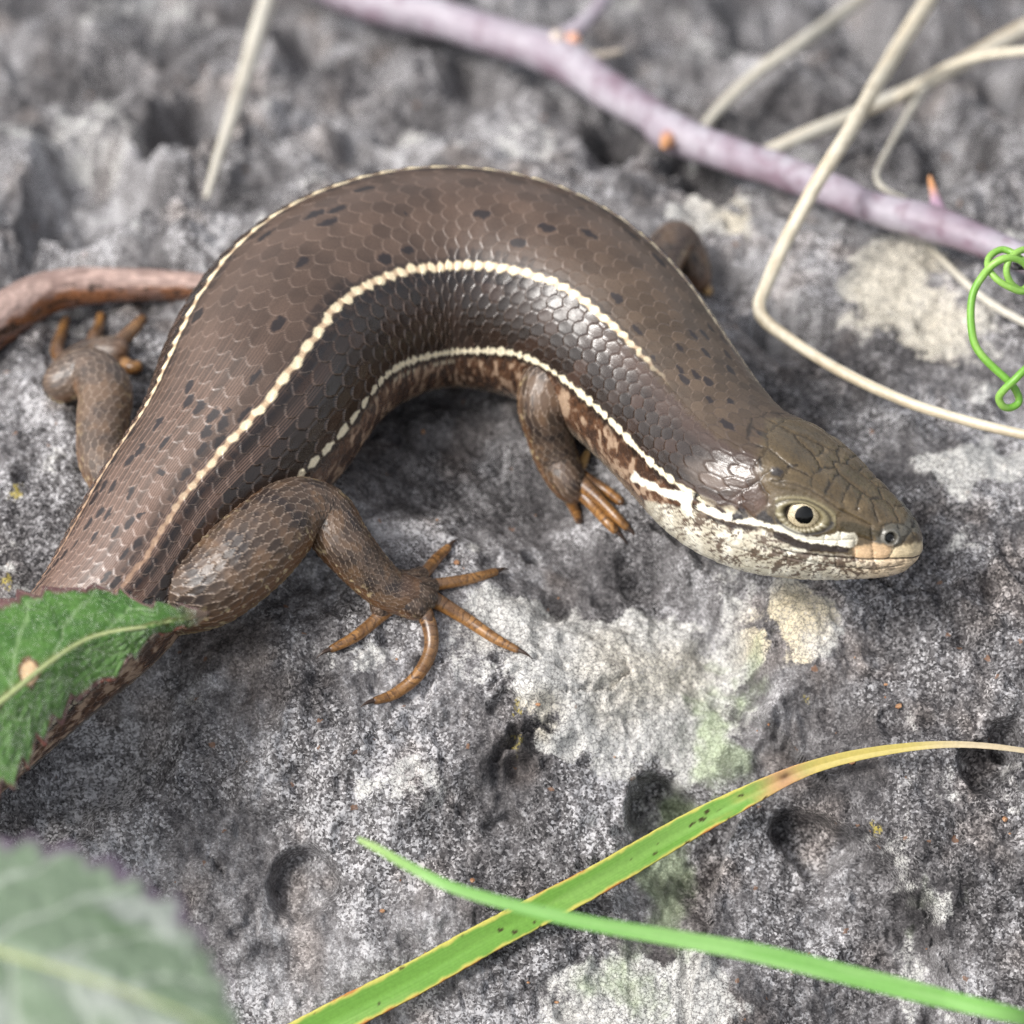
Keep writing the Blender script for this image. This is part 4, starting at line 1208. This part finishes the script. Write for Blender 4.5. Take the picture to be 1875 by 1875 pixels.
# ---- purple bramble twig
TWIG = tint_material('bramble_bark', 0.5, 0.35, 1.2, (0.82, 1.12), 0.04)
def twig_tint(U, V, L):
    c = np.broadcast_to(srgb(158, 148, 158), U.shape + (3,))
    n = fbm(U / 6, V * 1.5, 3, 621)
    c = lerp3(c, srgb(128, 108, 120), sstep(0.0, 0.7, n) * 0.8)
    c = lerp3(c, srgb(174, 168, 176), sstep(0.0, 0.7, -n) * 0.8)
    return lerp3(c, srgb(110, 76, 92), sstep(0.4, 0.8, fbm(U / 1.0, V * 5, 2, 625)) * 0.4)
def thorn_tint(U, V, L):
    return lerp3(np.broadcast_to(srgb(168, 140, 158), U.shape + (3,)), srgb(206, 150, 104), sstep(L * 0.35, L * 0.8, U))
twig = thing('bramble_twig', 'purple thorny bramble twig lying across the rock behind the skink', 'twig')
TW = [(480, -90, 33.1, 4), (640, -8, 34.0, 4.4), (800, 32, 35.9, 4.6), (930, 72, 35.9, 4.8), (1010, 98, 38.6, 4.8), (1100, 155, 35.0, 4.8), (1190, 212, 34.0, 4.8), (1235, 243, 36.8, 4.8),
      (1350, 287, 33.1, 4.8), (1480, 332, 31.3, 4.8), (1600, 380, 30.4, 4.8), (1715, 412, 33.1, 4.8), (1790, 440, 29.4, 4.8), (1880, 474, 26.7, 4.6), (2050, 540, 25.8, 3.2), (2200, 600, 24.8, 1.6)]
stem_mesh('stem', lifted(TW), TWIG, twig, 36, 0.4, 0.07, 620, 0.0, twig_tint)
sh = stem_mesh('side_shoot', lifted([(985, 92, 30, 5.0), (1030, 70, 20, 5.6), (1068, 42, 15, 6.4), (1112, -8, 12, 7.4), (1160, -80, 10, 8)]), TWIG, twig, 20, 0.4, 0.05, 630, 0.0, twig_tint)
for nodes in ([(1232, 236, 24, 4.8), (1222, 258, 14, 4.8), (1214, 270, 4, 4.8)], [(1720, 405, 22, 5.0), (1716, 378, 13, 5.6), (1709, 350, 8, 6.2), (1702, 322, 3, 6.8)]):
    stem_mesh('thorn', lifted(nodes), TWIG, twig, 16, 0.2, 0.02, 640, 0.0, thorn_tint)
BUD = tint_material('bud_scale', 0.5, 0.4, 4.0)
def bud_tint(cc):
    return lambda U, V, L: np.broadcast_to(cc, U.shape + (3,)) * (0.85 + 0.3 * noise(U * 3, V * 6, 9))[..., None]
stem_mesh('bud', lifted([(1010, 78, 10, 6.4), (1022, 70, 16, 6.8), (1034, 68, 6, 7.0)]), BUD, twig, 16, 0.15, 0.05, 645, 0.0, bud_tint(srgb(214, 200, 188)))
stem_mesh('bud', lifted([(1036, 76, 9, 6.4), (1052, 72, 13, 6.8), (1062, 70, 5, 7.0)]), BUD, twig, 16, 0.15, 0.05, 646, 0.0, bud_tint(srgb(226, 170, 142)))
stem_mesh('stub', lifted([(1045, 84, 9, 5.8), (1075, 100, 8, 5.6), (1105, 100, 7, 5.8), (1142, 92, 5, 6.2)]), BUD, twig, 12, 0.2, 0.05, 647, 0.0, bud_tint(srgb(164, 154, 142)))

# ---- green tendril, coiled round a dark stub
TEND = tint_material('tendril_green', 0.38, 0.5, 4.0, (0.85, 1.12), 0.02, Subsurface_Weight=0.0)
def zt(x, y):
    return 1700 + x / 4.686, 400 + y / 4.686
path = [(1150, 1080), (960, 1200), (820, 1305), (740, 1385), (650, 1470), (605, 1540), (640, 1612), (710, 1622), (775, 1575), (757, 1490), (690, 1400), (560, 1280), (455, 1172), (392, 1060), (366, 900), (366, 750),
        (392, 620), (455, 508), (545, 402), (660, 342), (780, 360), (860, 440), (862, 555), (800, 615), (722, 570), (672, 470), (692, 360), (780, 280), (900, 268), (965, 380), (930, 540),
        (820, 625), (700, 592), (585, 520), (512, 420), (528, 325), (622, 268), (712, 290), (792, 345), (840, 372)]
nodes = []
for i, (x, y) in enumerate(path):
    px, py = zt(x, y)
    z = 5 + (937 - py) * PXMM * 0.707
    z += {0: 0.5, 1: 0.7, 2: 0.9, 3: 0.9, 4: 0.6, 5: 0.3, 6: 0.0, 7: -0.3, 8: -0.4, 9: -0.2}.get(i, 0.0)
    if i > 17:
        z += 0.5 * math.sin((i - 17) * 0.9) - 0.02 * (i - 17)
    p = at(px, py, z)
    k = ((p - CAM) @ VIEW) / DIST
    nodes.append((*p, (7.2 if i < 20 else 6.4) * PXMM * k))
def tend_tint(U, V, L):
    c = np.broadcast_to(srgb(112, 166, 62), U.shape + (3,))
    return lerp3(c, srgb(150, 190, 96), sstep(-0.2, 0.6, fbm(U / 3.5, V, 2, 651)) * 0.7)
o = stem_mesh('tendril', np.array(nodes), TEND, None, 18, 0.12, 0.04, 650, 0.0, tend_tint)
tag(o, 'bright green coiling tendril with a small loop at its lower end', 'tendril')
p0, p1, p2 = [at(*zt(x, y), z) for x, y, z in ((705, 405, 19.2), (800, 410, 19.2), (1250, 430, 17.5))]
stub_n = np.array([(*p0, 0.30), (*p1, 0.34), (*p2, 0.40), (*(p2 + np.array([14, 4, -14.0])), 0.5)])
o = stem_mesh('stem_stub', stub_n, TWIG, None, 16, 0.1, 0.25, 655, 0.05, lambda U, V, L: lerp3(np.broadcast_to(srgb(44, 40, 44), U.shape + (3,)), srgb(120, 112, 120), sstep(0.2, 0.7, fbm(U / 0.2, V * 5, 2, 3))))
tag(o, 'dark rough stub of stem gripped inside the green tendril coil', 'stem')

# ---- flat grass blades: closed lens section with a shallow fold
def blade(name, nodes, tintf, mat, face, fold=0.18, thick=0.07, seed=1, parent=None, step=0.25, nw=24, twist=0.0):
    d = nodes
    t = np.linspace(0, len(d) - 1, 50 * len(d))
    q = spline(d, t)
    a = np.concatenate([[0], np.cumsum(np.linalg.norm(np.diff(q[:, :3], axis=0), axis=1))])
    u = np.linspace(0, a[-1], int(a[-1] / step))
    q = np.column_stack([np.interp(u, a, q[:, i]) for i in range(q.shape[1])])
    T_ = np.gradient(q[:, :3], axis=0)
    T_ /= np.linalg.norm(T_, axis=1, keepdims=True)
    f = np.asarray(face, float)
    f = f / np.linalg.norm(f)
    f = f[None] - T_ * (T_ @ f)[:, None]
    f /= np.linalg.norm(f, axis=1, keepdims=True)
    S = np.cross(T_, f)
    tw = twist * u / u[-1]
    S, f = S * np.cos(tw)[:, None] + f * np.sin(tw)[:, None], f * np.cos(tw)[:, None] - S * np.sin(tw)[:, None]
    x = np.concatenate([np.linspace(-1, 1, nw), np.linspace(1, -1, nw)[1:-1]])
    side = np.concatenate([np.ones(nw), -np.ones(nw - 2)])
    rib = 0.10 * np.cos(x * 26)
    prof = fold * np.abs(x) + side * thick * np.sqrt(np.clip(1 - x ** 2, 0, 1)) * (1 + rib)
    w = q[:, 3]
    jag = 1 + 0.02 * fbm(u / 0.6, u * 0, 3, seed)
    P = q[:, None, :3] + (w * jag)[:, None, None] * (x[None, :, None] * S[:, None] + prof[None, :, None] * f[:, None])
    U = np.broadcast_to((u / u[-1])[:, None], P.shape[:2])
    X = np.broadcast_to(x[None], P.shape[:2])
    c = tintf(U, X, u[-1])
    nvv = len(x)
    return mesh_object(name, P.reshape(-1, 3), grid_faces(len(u), nvv, True)[:, ::-1], mat, parent, {'tint': np.clip(c, 0, 1).reshape(-1, 3)})

BLADE = tint_material('grass_blade', 0.42, 0.45, 3.0, (0.86, 1.1), 0.02, 0.25)
def blade_one(U, X, L):
    c = np.broadcast_to(srgb(120, 170, 70), U.shape + (3,))
    c = lerp3(c, srgb(144, 186, 96), sstep(-0.2, 0.5, fbm(U * L / 12, X * 1.5, 2, 661)) * 0.6)
    c = lerp3(c, srgb(92, 146, 48), sstep(0.5, 1, 0.5 + 0.5 * np.cos(X * 38)) * 0.25)
    ed = np.abs(X) + 0.10 * fbm(U * L / 1.2, X, 3, 662)
    c = lerp3(c, srgb(214, 206, 104), sstep(0.72, 0.90, ed))
    c = lerp3(c, srgb(196, 132, 70), sstep(0.88, 0.99, ed) * sstep(-0.2, 0.4, fbm(U * L / 4, np.sign(X), 2, 664)))
    dry = sstep(0.545, 0.64, U + 0.03 * X + 0.03 * fbm(U * L / 2, X * 2, 2, 665))
    c = lerp3(c, srgb(196, 180, 98), dry)
    c = lerp3(c, srgb(196, 144, 108), np.exp(-((U - 0.605) / 0.022) ** 2) * 0.8)
    c = lerp3(c, srgb(208, 192, 160), sstep(0.72, 0.80, U))
    sp = fbm(U * L / 1.0, X * 2.2, 2, 668)
    c = lerp3(c, srgb(60, 36, 20), sstep(1.02, 1.15, sp) * (U < 0.62) * 0.9)
    c = lerp3(c, srgb(70, 44, 28), np.exp(-(((U - 0.607) / 0.006) ** 2 + ((X + 0.2) / 0.4) ** 2)) * 0.8)
    return c
nd = lifted([(430, 1968, 35.0, 1.2), (540, 1906, 34.2, 1.6), (640, 1852, 32.8, 2), (760, 1790, 31.5, 2.3), (900, 1712, 30.1, 2.6), (1080, 1618, 28.0, 3), (1250, 1520, 25.2, 3.6), (1380, 1452, 19.6, 4.2), (1480, 1407, 13.2, 4.6),
             (1600, 1377, 9.8, 5), (1740, 1363, 6.3, 5.2), (1880, 1375, 4.9, 4.6), (2050, 1410, 3.5, 2.6), (2150, 1440, 2.1, 1)])
o = blade('grass', nd, blade_one, BLADE, (0.05, -0.75, 0.75), 0.16, 0.06, 670)
tag(o, 'long green grass blade with yellow edges and dry cream tip', 'grass')
o['kind'] = 'thing'
def blade_two(U, X, L):
    c = np.broadcast_to(srgb(134, 190, 100), U.shape + (3,))
    c = lerp3(c, srgb(160, 206, 128), sstep(-0.2, 0.5, fbm(U * L / 9, X * 1.5, 2, 671)) * 0.6)
    return lerp3(c, srgb(166, 200, 120), sstep(0.10, 0.0, U))
nd = lifted([(655, 1536, 4.3, 36), (690, 1553, 7.1, 36.5), (760, 1592, 9.2, 37), (850, 1632, 10.8, 38), (1050, 1684, 13.5, 39), (1250, 1720, 15.7, 39.5), (1400, 1748, 17.9, 40), (1600, 1796, 18.9, 40), (1720, 1826, 17.9, 40), (1880, 1864, 14.6, 39.5),
             (2050, 1905, 11.9, 23), (2250, 1960, 8.7, 17)])
o = blade('grass', nd, blade_two, BLADE, (0.0, -0.8, 0.6), 0.14, 0.06, 675)
tag(o, 'plain bright green grass blade arching over the yellow edged blade', 'grass')
o['kind'] = 'thing'

# ---- hairy toothed leaves
LEAF = tint_material('bramble_leaf', 0.5, 0.4, 2.5, (0.85, 1.12), 0.05, 0.2)
t = NT('leaf_hair')
HAIR = t.out(color=tuple(srgb(206, 214, 198)), rough=0.5, spec=0.4)
PETI = tint_material('leaf_stalk', 0.5, 0.4, 2.5)

def leaf(label, mid, upper, lower, teeth, tooth_px, tintf, seed, nhair, stalk, bul=0.28, group=None, ns=300, nt=46):
    def world(lst):
        return np.array([(*at(px, py, z),) for px, py, z in lst])
    M, A, B = world(mid), world(upper), world(lower)
    s = np.linspace(0, 1, ns)
    def ev(Q):
        tt_ = np.linspace(0, len(Q) - 1, 800)
        q = spline(Q, tt_)
        a = np.concatenate([[0], np.cumsum(np.linalg.norm(np.diff(q, axis=0), axis=1))])
        return np.column_stack([np.interp(s * a[-1], a, q[:, i]) for i in range(3)]), a[-1]
    (m, lm), (a, la), (b, lb) = ev(M), ev(A), ev(B)
    tq_ = np.linspace(-1, 1, 2 * nt + 1)
    def toothed(edge, ln, sd):
        w = np.linalg.norm(edge - m, axis=1)
        ph = s * teeth + 0.35 * fbm(s * teeth * 0.6, s * 0, 2, sd)
        f = np.mod(ph, 1)
        h = 0.55 + 0.9 * hash2(np.floor(ph), ph * 0, sd)
        off = tooth_px * PXMM * h * (np.where(f < 0.75, f / 0.75, (1 - f) / 0.25) - 0.5) + 0.12 * fbm(s * 30, s * 0, 3, sd + 5)
        return edge + (edge - m) / np.maximum(w, 1e-6)[:, None] * (off * np.clip(w / 1.5, 0, 1))[:, None]
    a, b = toothed(a, la, seed), toothed(b, lb, seed + 50)
    tt_ = tq_[None, :, None]
    P = np.where(tt_ < 0, m[:, None] + (a - m)[:, None] * np.abs(tt_), m[:, None] + (b - m)[:, None] * np.abs(tt_))
    N = grid_normals(P, False)
    if np.mean(N[..., 2]) < 0:
        N = -N
    Sg = np.broadcast_to(s[:, None], P.shape[:2])
    Tg = np.broadcast_to(tq_[None], P.shape[:2])
    ta = np.abs(Tg)
    # side veins run forward from the midrib; the blade bulges between them
    ph = Sg * 7.5 + ta * 1.3 + 0.06 * fbm(Sg * 12, Tg * 3, 2, seed + 7) + (Tg > 0) * 0.4
    vd = np.abs(np.mod(ph, 1) - 0.5) * 2           # 1 at a vein
    vein = sstep(0.84, 0.98, vd)
    mrib = np.exp(-(ta / 0.045) ** 2)
    ph2 = ta * 7 + 0.35 * fbm(Sg * 30, Tg * 6, 2, seed + 11) + np.floor(ph) * 0.37
    v2 = sstep(0.8, 0.98, np.abs(np.mod(ph2, 1) - 0.5) * 2) * (1 - vein)
    hgt = bul * (np.sqrt(np.clip(1 - vd ** 2, 0, 1)) - 0.5) * sstep(0.0, 0.12, ta) * (1 - 0.5 * ta) - 0.10 * v2 + 0.14 * fbm(Sg * 40, Tg * 9, 3, seed + 13) - bul * 0.6 * mrib
    top = P + N * hgt[..., None]
    bot = top - N * 0.16
    nT = 2 * nt + 1
    ring_ = np.concatenate([top, bot[:, ::-1]], axis=1)
    c = tintf(Sg, Tg, vein, v2, mrib)
    cc = np.concatenate([c, c[:, ::-1] * np.array([0.9, 0.85, 0.85])], axis=1)
    root = thing('bramble_leaf', label, 'leaf', group=group)
    F = grid_faces(ns, 2 * nT, True)
    nrm = np.cross(ring_[1, 1] - ring_[0, 1], ring_[0, 2] - ring_[0, 1])
    mesh_object('leaf_blade', ring_.reshape(-1, 3), F, LEAF, root, {'tint': np.clip(cc, 0, 1).reshape(-1, 3)})
    # midrib underneath and stalk down to the rock
    rib = np.column_stack([m - N[:, nt] * 0.25, np.linspace(0.10, 0.42, ns)])[::12]
    stem_mesh('midrib', rib, PETI, root, 12, 0.5, 0.04, seed, 0.0, lambda U, V, L: np.broadcast_to(srgb(150, 160, 110), U.shape + (3,)))
    sp = [m[-1] - N[-1, nt] * 0.1] + [np.array(q) for q in stalk]
    stem_mesh('leaf_stalk', np.array([(*q, 0.5) for q in sp]), PETI, root, 14, 0.5, 0.04, seed, 0.0, lambda U, V, L: np.broadcast_to(srgb(128, 104, 86), U.shape + (3,)))
    # hairs
    if nhair:
        r2 = np.random.default_rng(seed)
        wd = np.linalg.norm(a - b, axis=1)[1:-2]
        si = 1 + r2.choice(len(wd), nhair, p=wd / wd.sum())
        ti = r2.integers(0, nT - 1, nhair)
        f1, f2 = r2.random(nhair)[:, None], r2.random(nhair)[:, None]
        base = top[si, ti] * (1 - f1) + top[si + 1, ti] * f1
        base = base + (top[si, ti + 1] - top[si, ti]) * f2
        nn = N[si, ti]
        dirn = nn + r2.normal(0, 0.55, (nhair, 3))
        dirn /= np.linalg.norm(dirn, axis=1, keepdims=True)
        ln = r2.uniform(0.25, 0.60, nhair)[:, None]
        bend = r2.normal(0, 0.35, (nhair, 3)) * ln
        side = np.cross(dirn, r2.normal(0, 1, (nhair, 3)))
        side /= np.linalg.norm(side, axis=1, keepdims=True)
        side2 = np.cross(dirn, side)
        rad = 0.010
        p0_, p1_, p2_ = base, base + dirn * ln * 0.55 + bend * 0.2, base + dirn * ln + bend
        vs_ = []
        for pp, rr_ in ((p0_, rad), (p1_, rad * 0.75)):
            for ang in (0, 2.094, 4.189):
                vs_.append(pp + rr_ * (math.cos(ang) * side + math.sin(ang) * side2))
        vs_.append(p2_)
        VVh = np.stack(vs_, 1).reshape(-1, 3)
        o_ = np.arange(nhair)[:, None] * 7
        q4 = np.array([[0, 1, 4, 3], [1, 2, 5, 4], [2, 0, 3, 5]])
        t3 = np.array([[3, 4, 6, 6], [4, 5, 6, 6], [5, 3, 6, 6]])
        tri = []
        for q in q4:
            tri += [[q[0], q[1], q[2]], [q[0], q[2], q[3]]]
        for q in t3:
            tri.append([q[0], q[1], q[2]])
        Fh = (o_[:, None, :] + np.array(tri)[None]).reshape(-1, 3)
        h_ = mesh_object('hairs', VVh, Fh, HAIR, root)
        h_['kind'] = 'stuff'
    return root

def leaf_one(S, Tt_, vein, v2, mrib):
    c = np.broadcast_to(srgb(66, 106, 44), S.shape + (3,))
    c = lerp3(c, srgb(104, 142, 80), sstep(0.05, 0.25, Tt_) * 0.75)  # lower half faces the camera: its brighter light is put into the green
    c = lerp3(c, srgb(90, 130, 60), sstep(-0.2, 0.6, fbm(S * 14, Tt_ * 4, 3, 701)) * 0.5)
    c = lerp3(c, srgb(130, 156, 108), vein * 0.6 + v2 * 0.3)
    c = lerp3(c, srgb(120, 106, 72), mrib * 0.75)
    ed = np.abs(Tt_) + 0.05 * fbm(S * 60, Tt_, 3, 702)
    c = lerp3(c, srgb(112, 78, 80), sstep(0.86, 0.95, ed) * 0.95)
    c = lerp3(c, srgb(190, 110, 90), sstep(0.955, 1.0, ed) * sstep(0.0, 0.5, fbm(S * 18, Tt_, 2, 703)) * (Tt_ > 0))
    c = lerp3(c, srgb(112, 84, 86), sstep(0.10, 0.02, S) * 0.8)
    d = np.sqrt(((S - 0.475) / 0.028) ** 2 + ((Tt_ + 0.02) / 0.16) ** 2) + 0.15 * fbm(S * 60, Tt_ * 10, 2, 704)
    c = lerp3(c, srgb(104, 74, 56), 1 - sstep(1.0, 1.25, d))
    c = lerp3(c, srgb(206, 178, 140), 1 - sstep(0.75, 0.95, d))
    d = np.sqrt(((S - 0.58) / 0.02) ** 2 + ((Tt_ - 0.02) / 0.12) ** 2)
    c = lerp3(c, srgb(60, 48, 36), 1 - sstep(0.6, 1.0, d))
    return c
leaf('green hairy toothed leaf covering the base of the skink tail', 
     [(384, 1124, 13.0), (300, 1140, 13.8), (178, 1162, 13.4), (98, 1206, 13.2), (9, 1276, 12.4), (-120, 1375, 10.4), (-260, 1480, 6.4)],
     [(384, 1123, 13.0), (330, 1108, 13.2), (270, 1102, 13.4), (205, 1078, 12.4), (140, 1072, 12.4), (60, 1084, 12.0), (-20, 1104, 11.4), (-130, 1160, 10.0), (-250, 1300, 7.9), (-265, 1470, 6.4)],
     [(384, 1126, 13.0), (345, 1148, 12.4), (290, 1160, 11.8), (255, 1190, 11.2), (205, 1242, 9.4), (150, 1275, 9.0), (80, 1350, 8.4), (20, 1440, 7.4), (-60, 1500, 6.4), (-170, 1530, 6.0), (-255, 1490, 6.4)],
     14, 24, leaf_one, 710, 4500, [(-75, -24, 3), (-88, -28, -12), (-92, -30, -26)])

def leaf_two(S, Tt_, vein, v2, mrib):
    c = np.broadcast_to(srgb(120, 138, 114), S.shape + (3,))  # pale base carries the leaf's whitish sheen in its colour
    c = lerp3(c, srgb(84, 110, 74), sstep(-0.1, 0.6, fbm(S * 5, Tt_ * 2, 2, 721)) * 0.9)
    c = lerp3(c, srgb(168, 172, 168), sstep(0.0, 0.6, fbm(S * 6 + 4, Tt_ * 2.5, 2, 722)) * 0.7)
    c = lerp3(c, srgb(176, 184, 172), vein * 0.8 + v2 * 0.25 + mrib * 0.5)
    ed = np.abs(Tt_) + 0.06 * fbm(S * 40, Tt_, 3, 723)
    return lerp3(c, srgb(112, 92, 116), sstep(0.86, 0.98, ed) * 0.9)
leaf('blurred pale grey green leaf with purple margin, standing high above the rock',
     [(446, 1905, 36.0), (330, 1850, 36.6), (180, 1795, 37.0), (20, 1745, 37.0), (-180, 1690, 36.0), (-420, 1640, 33.0)],
     [(446, 1903, 36.0), (415, 1810, 35.6), (360, 1700, 35.4), (310, 1640, 35.4), (200, 1578, 35.6), (70, 1540, 36.0), (-100, 1530, 36.0), (-290, 1560, 34.5), (-418, 1635, 33.0)],
     [(446, 1907, 36.0), (430, 1990, 35.0), (340, 2080, 34.4), (180, 2140, 34.0), (0, 2120, 34.0), (-200, 2000, 34.0), (-360, 1800, 33.4), (-418, 1645, 33.0)],
     15, 24, leaf_two, 730, 0, [(-66, -50, 8), (-78, -48, -12), (-84, -46, -40)], bul=0.5)

# ---- loose grit on the rock
t = NT('orange_grit')
GRIT = t.out(color=t.ramp(t.noise(t.coords(), 2.0, 2), [(0.3, tuple(srgb(126, 80, 50))), (0.7, tuple(srgb(180, 140, 104)))]), rough=0.6)
gv, gf = [], []
r3 = np.random.default_rng(5)
spots = [(850, 866, 5), (836, 1030, 6), (848, 1042, 4), (706, 870, 4), (775, 790, 6), (865, 1612, 5), (700, 1668, 4), (866, 1752, 6), (1645, 1292, 6), (985, 1290, 4), (455, 1395, 4), (1840, 1500, 6), (1560, 1395, 5)]
for px, py, r in spots + [(r3.uniform(380, 1850), r3.uniform(900, 1860), r3.uniform(1.6, 3.2)) for _ in range(22)]:
    p = rock_at(px, py, 0.0)
    p[2] = rock_s(p[0], p[1])
    th, ph = np.meshgrid(np.linspace(0, np.pi, 6), np.linspace(0, 2 * np.pi, 9)[:-1], indexing='ij')
    rad = r * PXMM * (1 + 0.35 * (r3.random(th.shape) - 0.5))
    Pg = np.stack([rad * np.sin(th) * np.cos(ph) * r3.uniform(0.7, 1.4), rad * np.sin(th) * np.sin(ph), rad * 0.7 * np.cos(th)], -1) + p
    gf.append(grid_faces(6, 8, True)[:, ::-1] + sum(len(x) for x in gv))
    gv.append(Pg.reshape(-1, 3))
o = mesh_object('grit', np.concatenate(gv), np.concatenate(gf), GRIT, smooth=False)
o['kind'] = 'stuff'
tag(o, 'scattered orange and tan grit grains on the grey rock', 'grit')
